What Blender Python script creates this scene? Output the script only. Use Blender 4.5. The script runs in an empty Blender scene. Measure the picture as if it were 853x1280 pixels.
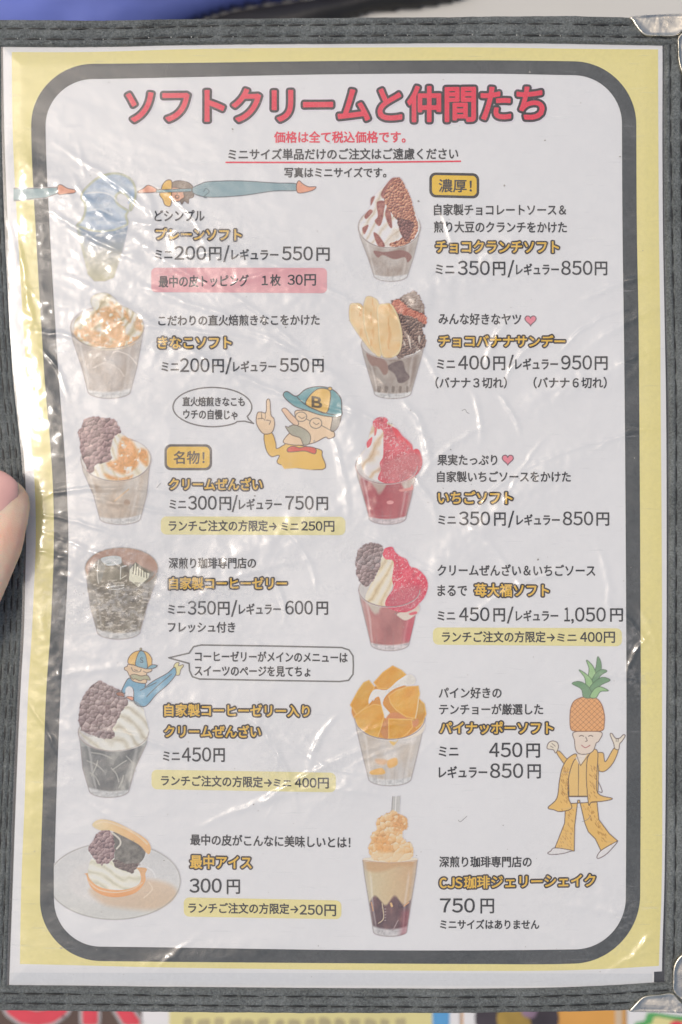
import bpy, bmesh, math, random
import numpy as np
from mathutils import Vector, Matrix

# ------------------------------------------------------------ camera, world, sun, exposure
S = 0.000254            # one photo pixel on the menu, in metres
CAM_D = 0.42
scene = bpy.context.scene
COL = scene.collection
cam_data = bpy.data.cameras.new('camera')
cam_data.sensor_fit = 'VERTICAL'
cam_data.sensor_height = 36.0
cam_data.lens = 36.0 * CAM_D / (1280 * S)
cam_data.clip_start = 0.01
cam_data.clip_end = 200.0
cam_data.dof.use_dof = True
cam_data.dof.focus_distance = CAM_D - 0.001
cam_data.dof.aperture_fstop = 9.0
cam = bpy.data.objects.new('camera', cam_data)
cam.location = (0, 0, CAM_D)
COL.objects.link(cam)
scene.camera = cam

SUN_EL, SUN_AZ = 65.5, 161.0      # azimuth: direction towards the sun, degrees from +X
world = bpy.data.worlds.new('World')
scene.world = world
world.use_nodes = True
wn = world.node_tree
wn.nodes.clear()
sky = wn.nodes.new('ShaderNodeTexSky')
sky.sky_type = 'NISHITA'
sky.sun_disc = False
sky.sun_elevation = math.radians(SUN_EL)
sky.sun_rotation = math.radians(90 - SUN_AZ)
sky.dust_density = 6.0
sky.ozone_density = 0.6
sky.air_density = 1.0
bg = wn.nodes.new('ShaderNodeBackground')
bg.inputs['Strength'].default_value = 0.15
wo = wn.nodes.new('ShaderNodeOutputWorld')
wn.links.new(sky.outputs[0], bg.inputs[0])
wn.links.new(bg.outputs[0], wo.inputs[0])

sun_data = bpy.data.lights.new('sun', 'SUN')
sun_data.energy = 0.95
sun_data.angle = math.radians(11)
sun_data.color = (1.0, 0.968, 0.915)
sun = bpy.data.objects.new('sun', sun_data)
el, az = math.radians(SUN_EL), math.radians(SUN_AZ)
sd = Vector((math.cos(el) * math.cos(az), math.cos(el) * math.sin(az), math.sin(el)))
sun.rotation_euler = sd.to_track_quat('Z', 'Y').to_euler()
sun.location = sd * 2
COL.objects.link(sun)

scene.view_settings.view_transform = 'Standard'
scene.view_settings.look = 'None'
scene.view_settings.gamma = 1.0
scene.view_settings.exposure = -0.33
scene.view_settings.use_curve_mapping = False
scene.cycles.max_bounces = 8
scene.cycles.transparent_max_bounces = 8
scene.cycles.caustics_reflective = False
scene.cycles.caustics_refractive = False

RS = np.random.RandomState(7)
random.seed(7)

# ------------------------------------------------------------ coordinates and small maths
def gauss(v, c, w):
    return np.exp(-((v - c) / w) ** 2)

def zp(px, py):
    """gentle bow of the hand-held menu, metres"""
    px = np.asarray(px, float); py = np.asarray(py, float)
    z = 0.0030 * gauss(px, 40, 190) * gauss(py, 650, 330)
    z = z - 0.0012 * gauss(px, 620, 260) * gauss(py, 500, 380)
    z = z + 0.0008 * gauss(px, 300, 150) * gauss(py, 330, 120)
    return z

def wpos(px, py, z=0.0):
    px = np.asarray(px, float); py = np.asarray(py, float)
    return np.stack([(px - 426.5) * S, (640 - py) * S, zp(px, py) + z], -1)

def at(px, py, z):
    """point at height z that is seen at photo pixel px, py"""
    k = (CAM_D - z) / CAM_D
    return Vector(((px - 426.5) * S * k, (640 - py) * S * k, z))

def cr(xs, ys, x):
    """smooth interpolation through measured points"""
    xs = np.asarray(xs, float); ys = np.asarray(ys, float)
    m = np.gradient(ys, xs)
    x = np.clip(np.asarray(x, float), xs[0], xs[-1])
    i = np.clip(np.searchsorted(xs, x) - 1, 0, len(xs) - 2)
    h = xs[i + 1] - xs[i]
    t = (x - xs[i]) / h
    return ((2*t**3 - 3*t**2 + 1) * ys[i] + (t**3 - 2*t**2 + t) * h * m[i]
            + (-2*t**3 + 3*t**2) * ys[i+1] + (t**3 - t**2) * h * m[i+1])

def smooth_poly(pts, n=5, closed=True):
    p = np.asarray(pts, float)
    N = len(p)
    out = []
    rng = range(N if closed else N - 1)
    for i in rng:
        if closed:
            a, b, c, d = p[i-1], p[i], p[(i+1) % N], p[(i+2) % N]
        else:
            a, b, c, d = p[max(i-1, 0)], p[i], p[i+1], p[min(i+2, N-1)]
        for k in range(n):
            t = k / n
            out.append(0.5*((2*b) + (c-a)*t + (2*a-5*b+4*c-d)*t*t + (3*b-a-3*c+d)*t**3))
    if not closed:
        out.append(p[-1])
    return np.array(out)

def hash2(ix, iy, seed):
    h = (ix.astype(np.int64) * 374761393 + iy.astype(np.int64) * 668265263 + seed * 974634777) & 0xffffffff
    h = ((h ^ (h >> 13)) * 1274126177) & 0xffffffff
    h = h ^ (h >> 16)
    return (h & 0xffff) / 65535.0

def vnoise(x, y, seed=0):
    ix = np.floor(x); iy = np.floor(y)
    fx = x - ix; fy = y - iy
    fx = fx*fx*(3-2*fx); fy = fy*fy*(3-2*fy)
    ix = ix.astype(int); iy = iy.astype(int)
    a = hash2(ix, iy, seed); b = hash2(ix+1, iy, seed)
    c = hash2(ix, iy+1, seed); d = hash2(ix+1, iy+1, seed)
    return (a*(1-fx)+b*fx)*(1-fy) + (c*(1-fx)+d*fx)*fy

def fbm(x, y, seed=0, octv=4):
    s = 0; a = 0.5; t = 0
    for o in range(octv):
        s = s + a*vnoise(x*2**o + 17.3*o, y*2**o + 9.1*o, seed+o)
        t += a; a *= 0.5
    return s / t

def sstep(a, b, x):
    t = np.clip((x-a)/(b-a), 0, 1)
    return t*t*(3-2*t)

def srgb2lin(c):
    c = np.asarray(c, float) / 255.0
    return np.where(c <= 0.04045, c/12.92, ((c+0.055)/1.055)**2.4)

GLARE, PAPER = 0.035, 0.62
def ink(c):
    """ink colour on paper from the tone it shows through the sleeve"""
    c = np.asarray(c, float)
    c = c*np.minimum(1.0, 211.0/np.maximum(c.max(-1, keepdims=True), 1))
    l = srgb2lin(c)
    return np.clip((l - GLARE) / (PAPER - GLARE + 0.02) * 0.82, 0.012, 0.84)

# ------------------------------------------------------------ materials
def new_mat(name):
    m = bpy.data.materials.new(name)
    m.use_nodes = True
    nt = m.node_tree
    b = nt.nodes['Principled BSDF']
    return m, nt, b

def noise_node(nt, scale, detail=4, rough=0.6, coord='Object', dist=0.0):
    tc = nt.nodes.new('ShaderNodeTexCoord')
    n = nt.nodes.new('ShaderNodeTexNoise')
    n.inputs['Scale'].default_value = scale
    n.inputs['Detail'].default_value = detail
    n.inputs['Roughness'].default_value = rough
    n.inputs['Distortion'].default_value = dist
    nt.links.new(tc.outputs[coord], n.inputs['Vector'])
    return n

def ramp(nt, src, p0, p1, c0, c1):
    r = nt.nodes.new('ShaderNodeValToRGB')
    r.color_ramp.elements[0].position = p0
    r.color_ramp.elements[1].position = p1
    r.color_ramp.elements[0].color = (*c0, 1) if len(c0) == 3 else c0
    r.color_ramp.elements[1].color = (*c1, 1) if len(c1) == 3 else c1
    nt.links.new(src, r.inputs[0])
    return r

def bump(nt, b, src, strength, dist):
    n = nt.nodes.new('ShaderNodeBump')
    n.inputs['Strength'].default_value = strength
    n.inputs['Distance'].default_value = dist
    nt.links.new(src, n.inputs['Height'])
    nt.links.new(n.outputs[0], b.inputs['Normal'])
    return n

_pm = {}
def print_mat(col, vary=0.05):
    key = tuple(col)
    if key in _pm:
        return _pm[key]
    m, nt, b = new_mat('printed_ink')
    c = ink(col)
    n = noise_node(nt, 900, 3)
    r = ramp(nt, n.outputs['Fac'], 0.3, 0.7, tuple(c*(1-vary)), tuple(np.clip(c*(1+vary), 0, .86)))
    nt.links.new(r.outputs[0], b.inputs['Base Color'])
    b.inputs['Roughness'].default_value = 0.6
    b.inputs['Specular IOR Level'].default_value = 0.25
    _pm[key] = m
    return m

def paper_material():
    m, nt, b = new_mat('paper')
    n = noise_node(nt, 14, 5, 0.6)
    r = ramp(nt, n.outputs['Fac'], 0.3, 0.75, (0.782, 0.792, 0.778), (0.812, 0.822, 0.808))
    nt.links.new(r.outputs[0], b.inputs['Base Color'])
    b.inputs['Roughness'].default_value = 0.7
    b.inputs['Specular IOR Level'].default_value = 0.2
    return m

def photo_material():
    m, nt, b = new_mat('photo_print')
    a = nt.nodes.new('ShaderNodeVertexColor')
    a.layer_name = 'Col'
    nt.links.new(a.outputs[0], b.inputs['Base Color'])
    b.inputs['Roughness'].default_value = 0.6
    b.inputs['Specular IOR Level'].default_value = 0.2
    return m

def leather_material():
    m, nt, b = new_mat('black_leatherette')
    tc = nt.nodes.new('ShaderNodeTexCoord')
    v = nt.nodes.new('ShaderNodeTexVoronoi')
    v.feature = 'DISTANCE_TO_EDGE'
    v.inputs['Scale'].default_value = 1700
    nt.links.new(tc.outputs['Object'], v.inputs['Vector'])
    n = noise_node(nt, 1000, 5, 0.75)
    mx = nt.nodes.new('ShaderNodeMath'); mx.operation = 'MULTIPLY_ADD'
    mx.inputs[1].default_value = 0.6
    nt.links.new(v.outputs[0], mx.inputs[0]); nt.links.new(n.outputs['Fac'], mx.inputs[2])
    bump(nt, b, mx.outputs[0], 1.0, 0.0009)
    n2 = noise_node(nt, 60, 5, 0.65)
    n5 = noise_node(nt, 1500, 4, 0.8)
    mm2 = nt.nodes.new('ShaderNodeMath'); mm2.operation = 'MULTIPLY_ADD'; mm2.inputs[1].default_value = 0.9
    nt.links.new(n5.outputs['Fac'], mm2.inputs[0])
    mm3 = nt.nodes.new('ShaderNodeMath'); mm3.operation = 'MULTIPLY'; mm3.inputs[1].default_value = 0.45
    nt.links.new(n2.outputs['Fac'], mm3.inputs[0]); nt.links.new(mm3.outputs[0], mm2.inputs[2])
    r = ramp(nt, mm2.outputs[0], 0.45, 0.92, (0.034, 0.040, 0.039), (0.34, 0.37, 0.355))
    nt.links.new(r.outputs[0], b.inputs['Base Color'])
    r2 = ramp(nt, n2.outputs['Fac'], 0.3, 0.7, (0.42,)*3, (0.6,)*3)
    nt.links.new(r2.outputs[0], b.inputs['Roughness'])
    b.inputs['Specular IOR Level'].default_value = 0.5
    return m

def simple(name, col, rough=0.6, var=0.12, scale=60, bs=0.0, bd=0.0005, metal=0.0, spec=0.5):
    m, nt, b = new_mat(name)
    c = np.array(col)
    n = noise_node(nt, scale, 5, 0.6)
    r = ramp(nt, n.outputs['Fac'], 0.3, 0.7, tuple(c*(1-var)), tuple(np.clip(c*(1+var), 0, 1)))
    nt.links.new(r.outputs[0], b.inputs['Base Color'])
    b.inputs['Roughness'].default_value = rough
    b.inputs['Metallic'].default_value = metal
    b.inputs['Specular IOR Level'].default_value = spec
    if bs:
        bump(nt, b, n.outputs['Fac'], bs, bd)
    return m

def sleeve_material():
    m = bpy.data.materials.new('clear_plastic_film')
    m.use_nodes = True
    nt = m.node_tree
    nt.nodes.clear()
    out = nt.nodes.new('ShaderNodeOutputMaterial')
    tr = nt.nodes.new('ShaderNodeBsdfTransparent')
    gl = nt.nodes.new('ShaderNodeBsdfGlossy')
    gl2 = nt.nodes.new('ShaderNodeBsdfGlossy')
    df = nt.nodes.new('ShaderNodeBsdfDiffuse')
    df.inputs['Color'].default_value = (0.8, 0.8, 0.78, 1)
    gl.inputs['Roughness'].default_value = 0.09
    gl2.inputs['Roughness'].default_value = 0.30
    # fine crinkle of the film
    tc = nt.nodes.new('ShaderNodeTexCoord')
    n1 = nt.nodes.new('ShaderNodeTexNoise'); n1.inputs['Scale'].default_value = 420; n1.inputs['Detail'].default_value = 5
    n1.inputs['Roughness'].default_value = 0.65
    nt.links.new(tc.outputs['Object'], n1.inputs['Vector'])
    wear_glare = nt.nodes.new('ShaderNodeVertexColor'); wear_glare.layer_name = 'Wear'
    bp = nt.nodes.new('ShaderNodeBump'); bp.inputs['Distance'].default_value = 0.00030
    nt.links.new(wear_glare.outputs[0], bp.inputs['Strength'])
    nt.links.new(n1.outputs['Fac'], bp.inputs['Height'])
    for g in (gl, gl2):
        nt.links.new(bp.outputs[0], g.inputs['Normal'])
    fr = nt.nodes.new('ShaderNodeFresnel'); fr.inputs['IOR'].default_value = 1.5
    nt.links.new(bp.outputs[0], fr.inputs['Normal'])
    m1 = nt.nodes.new('ShaderNodeMath'); m1.operation = 'MULTIPLY'; m1.inputs[1].default_value = 1.5
    m1.use_clamp = True
    fmin = nt.nodes.new('ShaderNodeMath'); fmin.operation = 'MINIMUM'; fmin.inputs[1].default_value = 0.062
    nt.links.new(fr.outputs[0], fmin.inputs[0])
    nt.links.new(fmin.outputs[0], m1.inputs[0])
    m2 = nt.nodes.new('ShaderNodeMath'); m2.operation = 'MULTIPLY'; m2.inputs[1].default_value = 0.9
    nt.links.new(fmin.outputs[0], m2.inputs[0])
    mixa = nt.nodes.new('ShaderNodeMixShader')
    nt.links.new(m1.outputs[0], mixa.inputs[0]); nt.links.new(tr.outputs[0], mixa.inputs[1]); nt.links.new(gl.outputs[0], mixa.inputs[2])
    mixb = nt.nodes.new('ShaderNodeMixShader')
    nt.links.new(m2.outputs[0], mixb.inputs[0]); nt.links.new(mixa.outputs[0], mixb.inputs[1]); nt.links.new(gl2.outputs[0], mixb.inputs[2])
    # scuffs, plus milky glare painted in as pale diffuse haze
    n3 = nt.nodes.new('ShaderNodeTexNoise'); n3.inputs['Scale'].default_value = 45; n3.inputs['Detail'].default_value = 8
    n3.inputs['Roughness'].default_value = 0.75
    nt.links.new(tc.outputs['Object'], n3.inputs['Vector'])
    r3 = ramp(nt, n3.outputs['Fac'], 0.42, 0.78, (0.010,)*3, (0.075,)*3)
    n4 = nt.nodes.new('ShaderNodeTexNoise'); n4.inputs['Scale'].default_value = 300; n4.inputs['Detail'].default_value = 3
    mp = nt.nodes.new('ShaderNodeMapping'); mp.inputs['Scale'].default_value = (0.25, 3.0, 1); mp.inputs['Rotation'].default_value = (0, 0, 0.7)
    nt.links.new(tc.outputs['Object'], mp.inputs[0]); nt.links.new(mp.outputs[0], n4.inputs['Vector'])
    r4 = ramp(nt, n4.outputs['Fac'], 0.66, 0.74, (0.0,)*3, (0.10,)*3)
    ad = nt.nodes.new('ShaderNodeMath'); ad.operation = 'ADD'
    nt.links.new(r3.outputs[0], ad.inputs[0]); nt.links.new(r4.outputs[0], ad.inputs[1])
    hz = nt.nodes.new('ShaderNodeMath'); hz.operation = 'MULTIPLY_ADD'; hz.inputs[1].default_value = 0.42
    nt.links.new(wear_glare.outputs[0], hz.inputs[0]); nt.links.new(ad.outputs[0], hz.inputs[2])
    ad = hz
    mixc = nt.nodes.new('ShaderNodeMixShader')
    nt.links.new(ad.outputs[0], mixc.inputs[0]); nt.links.new(mixb.outputs[0], mixc.inputs[1]); nt.links.new(df.outputs[0], mixc.inputs[2])
    nt.links.new(mixc.outputs[0], out.inputs[0])
    return m

def chrome_material(name, tint):
    m, nt, b = new_mat(name)
    b.inputs['Metallic'].default_value = 1.0
    n = noise_node(nt, 240, 6, 0.7)
    r = ramp(nt, n.outputs['Fac'], 0.35, 0.7, tuple(np.array(tint)*0.8), tuple(tint))
    nt.links.new(r.outputs[0], b.inputs['Base Color'])
    r2 = ramp(nt, n.outputs['Fac'], 0.3, 0.75, (0.20,)*3, (0.42,)*3)
    nt.links.new(r2.outputs[0], b.inputs['Roughness'])
    nb_ = noise_node(nt, 55, 3, 0.5, dist=1.5)
    ad_ = nt.nodes.new('ShaderNodeMath'); ad_.operation = 'MULTIPLY_ADD'; ad_.inputs[1].default_value = 0.12
    nt.links.new(n.outputs['Fac'], ad_.inputs[0]); nt.links.new(nb_.outputs['Fac'], ad_.inputs[2])
    bump(nt, b, ad_.outputs[0], 0.35, 0.0035)
    return m

def skin_material():
    m, nt, b = new_mat('skin')
    n = noise_node(nt, 55, 4, 0.6)
    r = ramp(nt, n.outputs['Fac'], 0.35, 0.65, (0.97, 0.76, 0.56), (0.96, 0.58, 0.42))
    nt.links.new(r.outputs[0], b.inputs['Base Color'])
    b.inputs['Roughness'].default_value = 0.5
    b.inputs['Subsurface Weight'].default_value = 0.7
    b.inputs['Subsurface Radius'].default_value = (0.008, 0.003, 0.0016)
    b.inputs['Subsurface Scale'].default_value = 1.0
    tc = nt.nodes.new('ShaderNodeTexCoord')
    mp = nt.nodes.new('ShaderNodeMapping'); mp.inputs['Rotation'].default_value = (0, 0, math.radians(-25)); mp.inputs['Scale'].default_value = (1.0, 2.2, 1)
    v = nt.nodes.new('ShaderNodeTexVoronoi'); v.inputs['Scale'].default_value = 1700
    nt.links.new(tc.outputs['Object'], mp.inputs[0]); nt.links.new(mp.outputs[0], v.inputs['Vector'])
    bump(nt, b, v.outputs[0], 0.25, 0.0002)
    return m

MAT_PAPER = paper_material()
MAT_PHOTO = photo_material()
MAT_LEATHER = leather_material()
MAT_SLEEVE = sleeve_material()
MAT_CHROME = chrome_material('worn_chrome', (0.95, 0.88, 0.72))
MAT_THREAD = simple('black_thread', (0.02, 0.022, 0.022), 0.5, 0.3, 900)
MAT_SPECK = simple('thread_knot', (0.5, 0.5, 0.46), 0.4, 0.3, 900)
MAT_LINING = simple('black_lining', (0.03, 0.032, 0.034), 0.6, 0.3, 200)
MAT_SKIN = skin_material()
MAT_NAIL = simple('pink_nail_varnish', (0.80, 0.45, 0.39), 0.12, 0.05, 120, spec=0.6)
MAT_NAIL.node_tree.nodes['Principled BSDF'].inputs['Coat Weight'].default_value = 0.7
MAT_NAIL.node_tree.nodes['Principled BSDF'].inputs['Coat Roughness'].default_value = 0.05

BLACK = (78, 76, 78)
DARK = (54, 53, 55)
ORANGE = (214, 174, 72)
RED = (214, 62, 80)

# ------------------------------------------------------------ object helpers
def link(name, me, mat, parent=None, smooth=False):
    o = bpy.data.objects.new(name, me)
    if mat is not None:
        me.materials.append(mat)
    if smooth:
        me.polygons.foreach_set('use_smooth', np.ones(len(me.polygons), bool))
    COL.objects.link(o)
    if parent is not None:
        o.parent = parent
    return o

def mesh(name, V, F, mat, parent=None, smooth=False):
    me = bpy.data.meshes.new(name)
    me.from_pydata(np.asarray(V).tolist(), [], [list(map(int, f)) for f in F])
    me.update()
    return link(name, me, mat, parent, smooth)

def quads_mesh(name, V, Q, mat, parent=None, smooth=True):
    """fast path for large quad grids"""
    me = bpy.data.meshes.new(name)
    V = np.ascontiguousarray(V, np.float32); Q = np.ascontiguousarray(Q, np.int32)
    me.vertices.add(len(V)); me.vertices.foreach_set('co', V.ravel())
    me.loops.add(Q.size); me.loops.foreach_set('vertex_index', Q.ravel())
    me.polygons.add(len(Q))
    me.polygons.foreach_set('loop_start', np.arange(len(Q), dtype=np.int32)*4)
    me.update(calc_edges=True)
    return link(name, me, mat, parent, smooth)

def grid_quads(ny, nx):
    i = np.arange(ny*nx).reshape(ny, nx)
    a = i[:-1, :-1]; b = i[:-1, 1:]; c = i[1:, 1:]; d = i[1:, :-1]
    return np.stack([d, c, b, a], -1).reshape(-1, 4)   # py grows downward: faces up

def empty(name, loc=(0, 0, 0)):
    o = bpy.data.objects.new(name, None)
    o.location = loc
    o.empty_display_size = 0.02
    COL.objects.link(o)
    return o

def tag(o, label=None, cat=None, group=None, kind=None):
    if label: o['label'] = label
    if cat: o['category'] = cat
    if group: o['group'] = group
    if kind: o['kind'] = kind
    return o

# ------------------------------------------------------------ measured outlines (photo pixels)
Lx_y = [0, 60, 180, 300, 400, 480, 550, 610, 680, 740, 780, 860, 1000, 1100, 1230, 1300]
Lea_L = [2, 3, 4.5, 9, 15, 21, 29, 34, 34.5, 32.5, 31, 26, 18.5, 14.5, 10, 8]
Pag_L = [3, 4, 6.5, 12, 18.5, 24, 31, 35, 35.5, 34, 33, 28, 21, 17, 12, 10]
Yel_L = [14.5, 15, 17, 24, 30.5, 36.5, 42, 46.5, 47.5, 45, 43, 37.5, 32, 27.5, 25, 24]
BlO_L = [39.5, 39.5, 40, 46.5, 53, 58.5, 65, 69, 70, 68, 66, 60, 54.5, 51, 50.5, 50.5]
BlI_L = [57, 57, 58, 64, 70.5, 76, 82, 86, 88, 86, 83.5, 78, 71.5, 68.5, 68, 68]
Rx_y = [0, 61, 180, 300, 400, 480, 700, 900, 1120, 1205, 1300]
Lea_R = [830, 830, 830, 831, 833.5, 835.5, 836, 835, 833, 831, 830]
Pag_R = [829, 829.5, 829.5, 830.5, 832.5, 834, 835, 834, 831.5, 829, 828]
Yel_R = [823, 823, 823.5, 824.5, 826, 826.5, 828, 828, 827, 824, 823]
BlO_R = [796, 796, 796, 797, 799, 799.8, 801, 801.5, 800.5, 800, 800]
BlI_R = [778, 778, 778, 779, 780.5, 781.5, 783, 783.5, 782.5, 782, 782]
Tx = [-60, 0, 120, 215, 430, 640, 700, 830, 880]
Lea_T = [59, 59, 59.3, 57, 54.8, 53.8, 54.5, 57, 58]
Pag_T = [60, 60, 60.5, 58, 56, 55, 55.5, 58, 59]
Out_T = [27, 26, 26.5, 25, 23, 21, 20.5, 24, 25]
Yel_T = [65.5, 65.3, 65, 62, 59.3, 59.3, 60.3, 61.5, 61.5]
BlO_T = [81, 81, 80, 79, 76, 75.2, 76, 78, 78]
BlI_T = [100, 100, 99, 97, 92.5, 92, 93.3, 95, 95]
Bx = [-60, 0, 200, 430, 600, 700, 760, 830, 880]
Lea_B = [1230, 1230.5, 1233, 1235, 1235.5, 1234, 1231.5, 1227, 1224]
Pag_B = [1229, 1229, 1232, 1234, 1234, 1232.5, 1230, 1226, 1223]
Out_B = [1262, 1262, 1264, 1265.5, 1265, 1263.5, 1262.5, 1260, 1259]
Yel_B = [1204.5, 1204.5, 1209, 1212.3, 1213.5, 1213, 1211, 1207, 1205]
BlO_B = [1199, 1199.5, 1202, 1204, 1205, 1205, 1203, 1200, 1199]
BlI_B = [1181, 1181.5, 1184, 1187.5, 1188, 1187, 1186, 1184, 1184]

def loop_outline(L, R, T, B, radii, step=5.0):
    """closed outline from four measured sides, corners rounded; returns n pts (px)"""
    n_c = 26
    Lf = lambda y: cr(Lx_y, L, y)
    Rf = lambda y: cr(Rx_y, R, y)
    Tf = lambda x: cr(Tx, T, x)
    Bf = lambda x: cr(Bx, B, x)
    def corner(kx, ky, r):
        # fixed point of the two edges
        x = 40 if kx < 0 else 800
        y = 80 if ky < 0 else 1190
        for _ in range(8):
            x = float((Lf if kx < 0 else Rf)(y)); y = float((Tf if ky < 0 else Bf)(x))
        return x, y
    C = {k: corner(*k, 0) for k in ((-1, -1), (1, -1), (1, 1), (-1, 1))}
    tl, tr_, br, bl = radii
    out = []
    def arc(kx, ky, r, rev):
        cx, cy = C[(kx, ky)]
        ts = np.linspace(0, 1, n_c)
        pts = []
        for t in ts:
            a = t * math.pi / 2
            # from the horizontal edge to the vertical edge
            u = r * (1 - math.sin(a)); v = r * (1 - math.cos(a))
            x = cx - kx * u; y = cy - ky * v
            # follow the bowed edges
            x += float((Lf if kx < 0 else Rf)(y)) - cx if True else 0
            y += (float((Tf if ky < 0 else Bf)(x)) - cy)
            pts.append((x, y))
        return pts[::-1] if rev else pts
    xs = np.linspace(C[(-1, -1)][0] + tl, C[(1, -1)][0] - tr_, 130)
    out += [(x, float(Tf(x))) for x in xs[:-1]]
    out += arc(1, -1, tr_, False)[:-1]
    ys = np.linspace(C[(1, -1)][1] + tr_, C[(1, 1)][1] - br, 190)
    out += [(float(Rf(y)), y) for y in ys[:-1]]
    out += arc(1, 1, br, True)[:-1]
    xs = np.linspace(C[(1, 1)][0] - br, C[(-1, 1)][0] + bl, 130)
    out += [(x, float(Bf(x))) for x in xs[:-1]]
    out += arc(-1, 1, bl, False)[:-1]
    ys = np.linspace(C[(-1, 1)][1] - bl, C[(-1, -1)][1] + tl, 190)
    out += [(float(Lf(y)), y) for y in ys[:-1]]
    out += arc(-1, -1, tl, True)[:-1]
    return np.array(out)

# ------------------------------------------------------------ table, ground
def rbox(name, c, s, bev, mat, parent=None):
    bm = bmesh.new()
    bmesh.ops.create_cube(bm, size=1)
    bmesh.ops.scale(bm, vec=s, verts=bm.verts)
    bmesh.ops.bevel(bm, geom=bm.edges[:], offset=bev, segments=3, profile=0.6, affect='EDGES')
    bmesh.ops.translate(bm, vec=c, verts=bm.verts)
    me = bpy.data.meshes.new(name); bm.to_mesh(me); bm.free()
    return link(name, me, mat, parent)

ZT = -0.20
MAT_GROUND = simple('paving', (0.28, 0.27, 0.25), 0.85, 0.2, 3, 0.4, 0.01)
MAT_TABLE = simple('pale_grey_tabletop', (0.60, 0.59, 0.54), 0.45, 0.05, 6)
MAT_LEG = simple('grey_metal', (0.35, 0.35, 0.36), 0.4, 0.1, 40, metal=0.7)
gr = mesh('ground', [(-60, -60, -0.93), (60, -60, -0.93), (60, 60, -0.93), (-60, 60, -0.93)], [(0, 1, 2, 3)], MAT_GROUND)
tag(gr, kind='structure')
tb = tag(empty('table', (0, 0, -0.93)), 'pale grey table under the menu and the other things', 'table')
def tpart(o):
    o.parent = tb
    o.matrix_parent_inverse = Matrix.Translation((0, 0, 0.93))
    return o
tpart(rbox('tabletop', (0, 0, ZT - 0.0125), (1.2, 0.9, 0.025), 0.006, MAT_TABLE))
for sx in (-1, 1):
    for sy in (-1, 1):
        tpart(rbox('leg', (sx*0.54, sy*0.39, (ZT - 0.025 - 0.93)/2), (0.04, 0.04, 0.93 + ZT - 0.0255), 0.004, MAT_LEG))

# soft things lying on the table
def inside_sd(X, Y, P):
    """signed distance to polygon, negative inside"""
    P = np.asarray(P, float)
    d = np.full(X.shape, 1e18)
    ins = np.zeros(X.shape, bool)
    n = len(P)
    for i in range(n):
        ax, ay = P[i]; bx, by = P[(i+1) % n]
        ex, ey = bx-ax, by-ay
        L = ex*ex + ey*ey + 1e-12
        t = np.clip(((X-ax)*ex + (Y-ay)*ey)/L, 0, 1)
        dx = X-ax-t*ex; dy = Y-ay-t*ey
        d = np.minimum(d, dx*dx+dy*dy)
        if ay != by:
            c = ((ay > Y) != (by > Y)) & (X < (bx-ax)*(Y-ay)/(by-ay) + ax)
            ins ^= c
    d = np.sqrt(d)
    return np.where(ins, -d, d)

def pillow(name, pts, h, mat, fold=0.3, zbase=0.0, seed=1, soft=60.0):
    P = smooth_poly(pts, 8)
    x0, y0 = P.min(0) - 2; x1, y1 = P.max(0) + 2
    st = 3.5
    xs = np.arange(x0, x1 + st, st); ys = np.arange(y0, y1 + st, st)
    X, Y = np.meshgrid(xs, ys)
    sdv = -inside_sd(X, Y, P)
    t = np.clip(sdv/soft, 0, 1)
    prof = np.sqrt(1 - (1-t)**2)
    folds = 1 + fold*(fbm(X/130 + Y/300, Y/70, seed, 3) - 0.5)*2
    z = ZT + zbase + 0.0008 + h*prof*folds
    k = (CAM_D - ZT)/CAM_D
    V = np.stack([(X-426.5)*S*k, (640-Y)*S*k, z], -1).reshape(-1, 3)
    Vb = V.copy(); Vb[:, 2] = ZT + zbase + 0.0004
    ny, nx = X.shape
    Q = grid_quads(ny, nx)
    keep = (sdv.reshape(-1)[Q] > -0.5).all(1)
    Q = Q[keep]
    N = len(V)
    edges = {}
    for q in Q.tolist():
        for a, b in ((q[0], q[1]), (q[1], q[2]), (q[2], q[3]), (q[3], q[0])):
            edges[(a, b)] = edges.get((a, b), 0) + 1
    side = [(b, a, a+N, b+N) for (a, b) in edges if (b, a) not in edges]
    allq = np.concatenate([Q, Q[:, ::-1] + N, np.array(side)])
    used = np.unique(allq); rem = np.full(2*N, -1); rem[used] = np.arange(len(used))
    return quads_mesh(name, np.concatenate([V, Vb])[used], rem[allq], mat)

MAT_BLUE = simple('blue_cloth', (0.12, 0.16, 0.47), 0.7, 0.25, 9, 0.2, 0.002)
MAT_BLACKBAG = simple('black_nylon', (0.022, 0.021, 0.02), 0.5, 0.3, 30, 0.2, 0.001)
o = pillow('cloth', [(-260, -160), (-60, -190), (150, -150), (330, -110), (480, -60), (455, -12), (365, 2), (255, 25), (120, 90), (-60, 120), (-240, 80)], 0.02, MAT_BLUE, 0.5, 0.0, 4, 90)
tag(o, 'blurred folded royal blue cloth on the table beyond the menu', 'cloth')
o = pillow('pouch', [(600, -40), (588, -4), (520, 13), (455, 20), (360, 60), (200, 90), (120, 100), (258, 27), (368, 4), (460, -10), (490, -60), (560, -80)], 0.010, MAT_BLACKBAG, 0.2, 0.0, 9, 40)
tag(o, 'blurred black pouch wedged beside the blue cloth', 'pouch')

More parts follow.
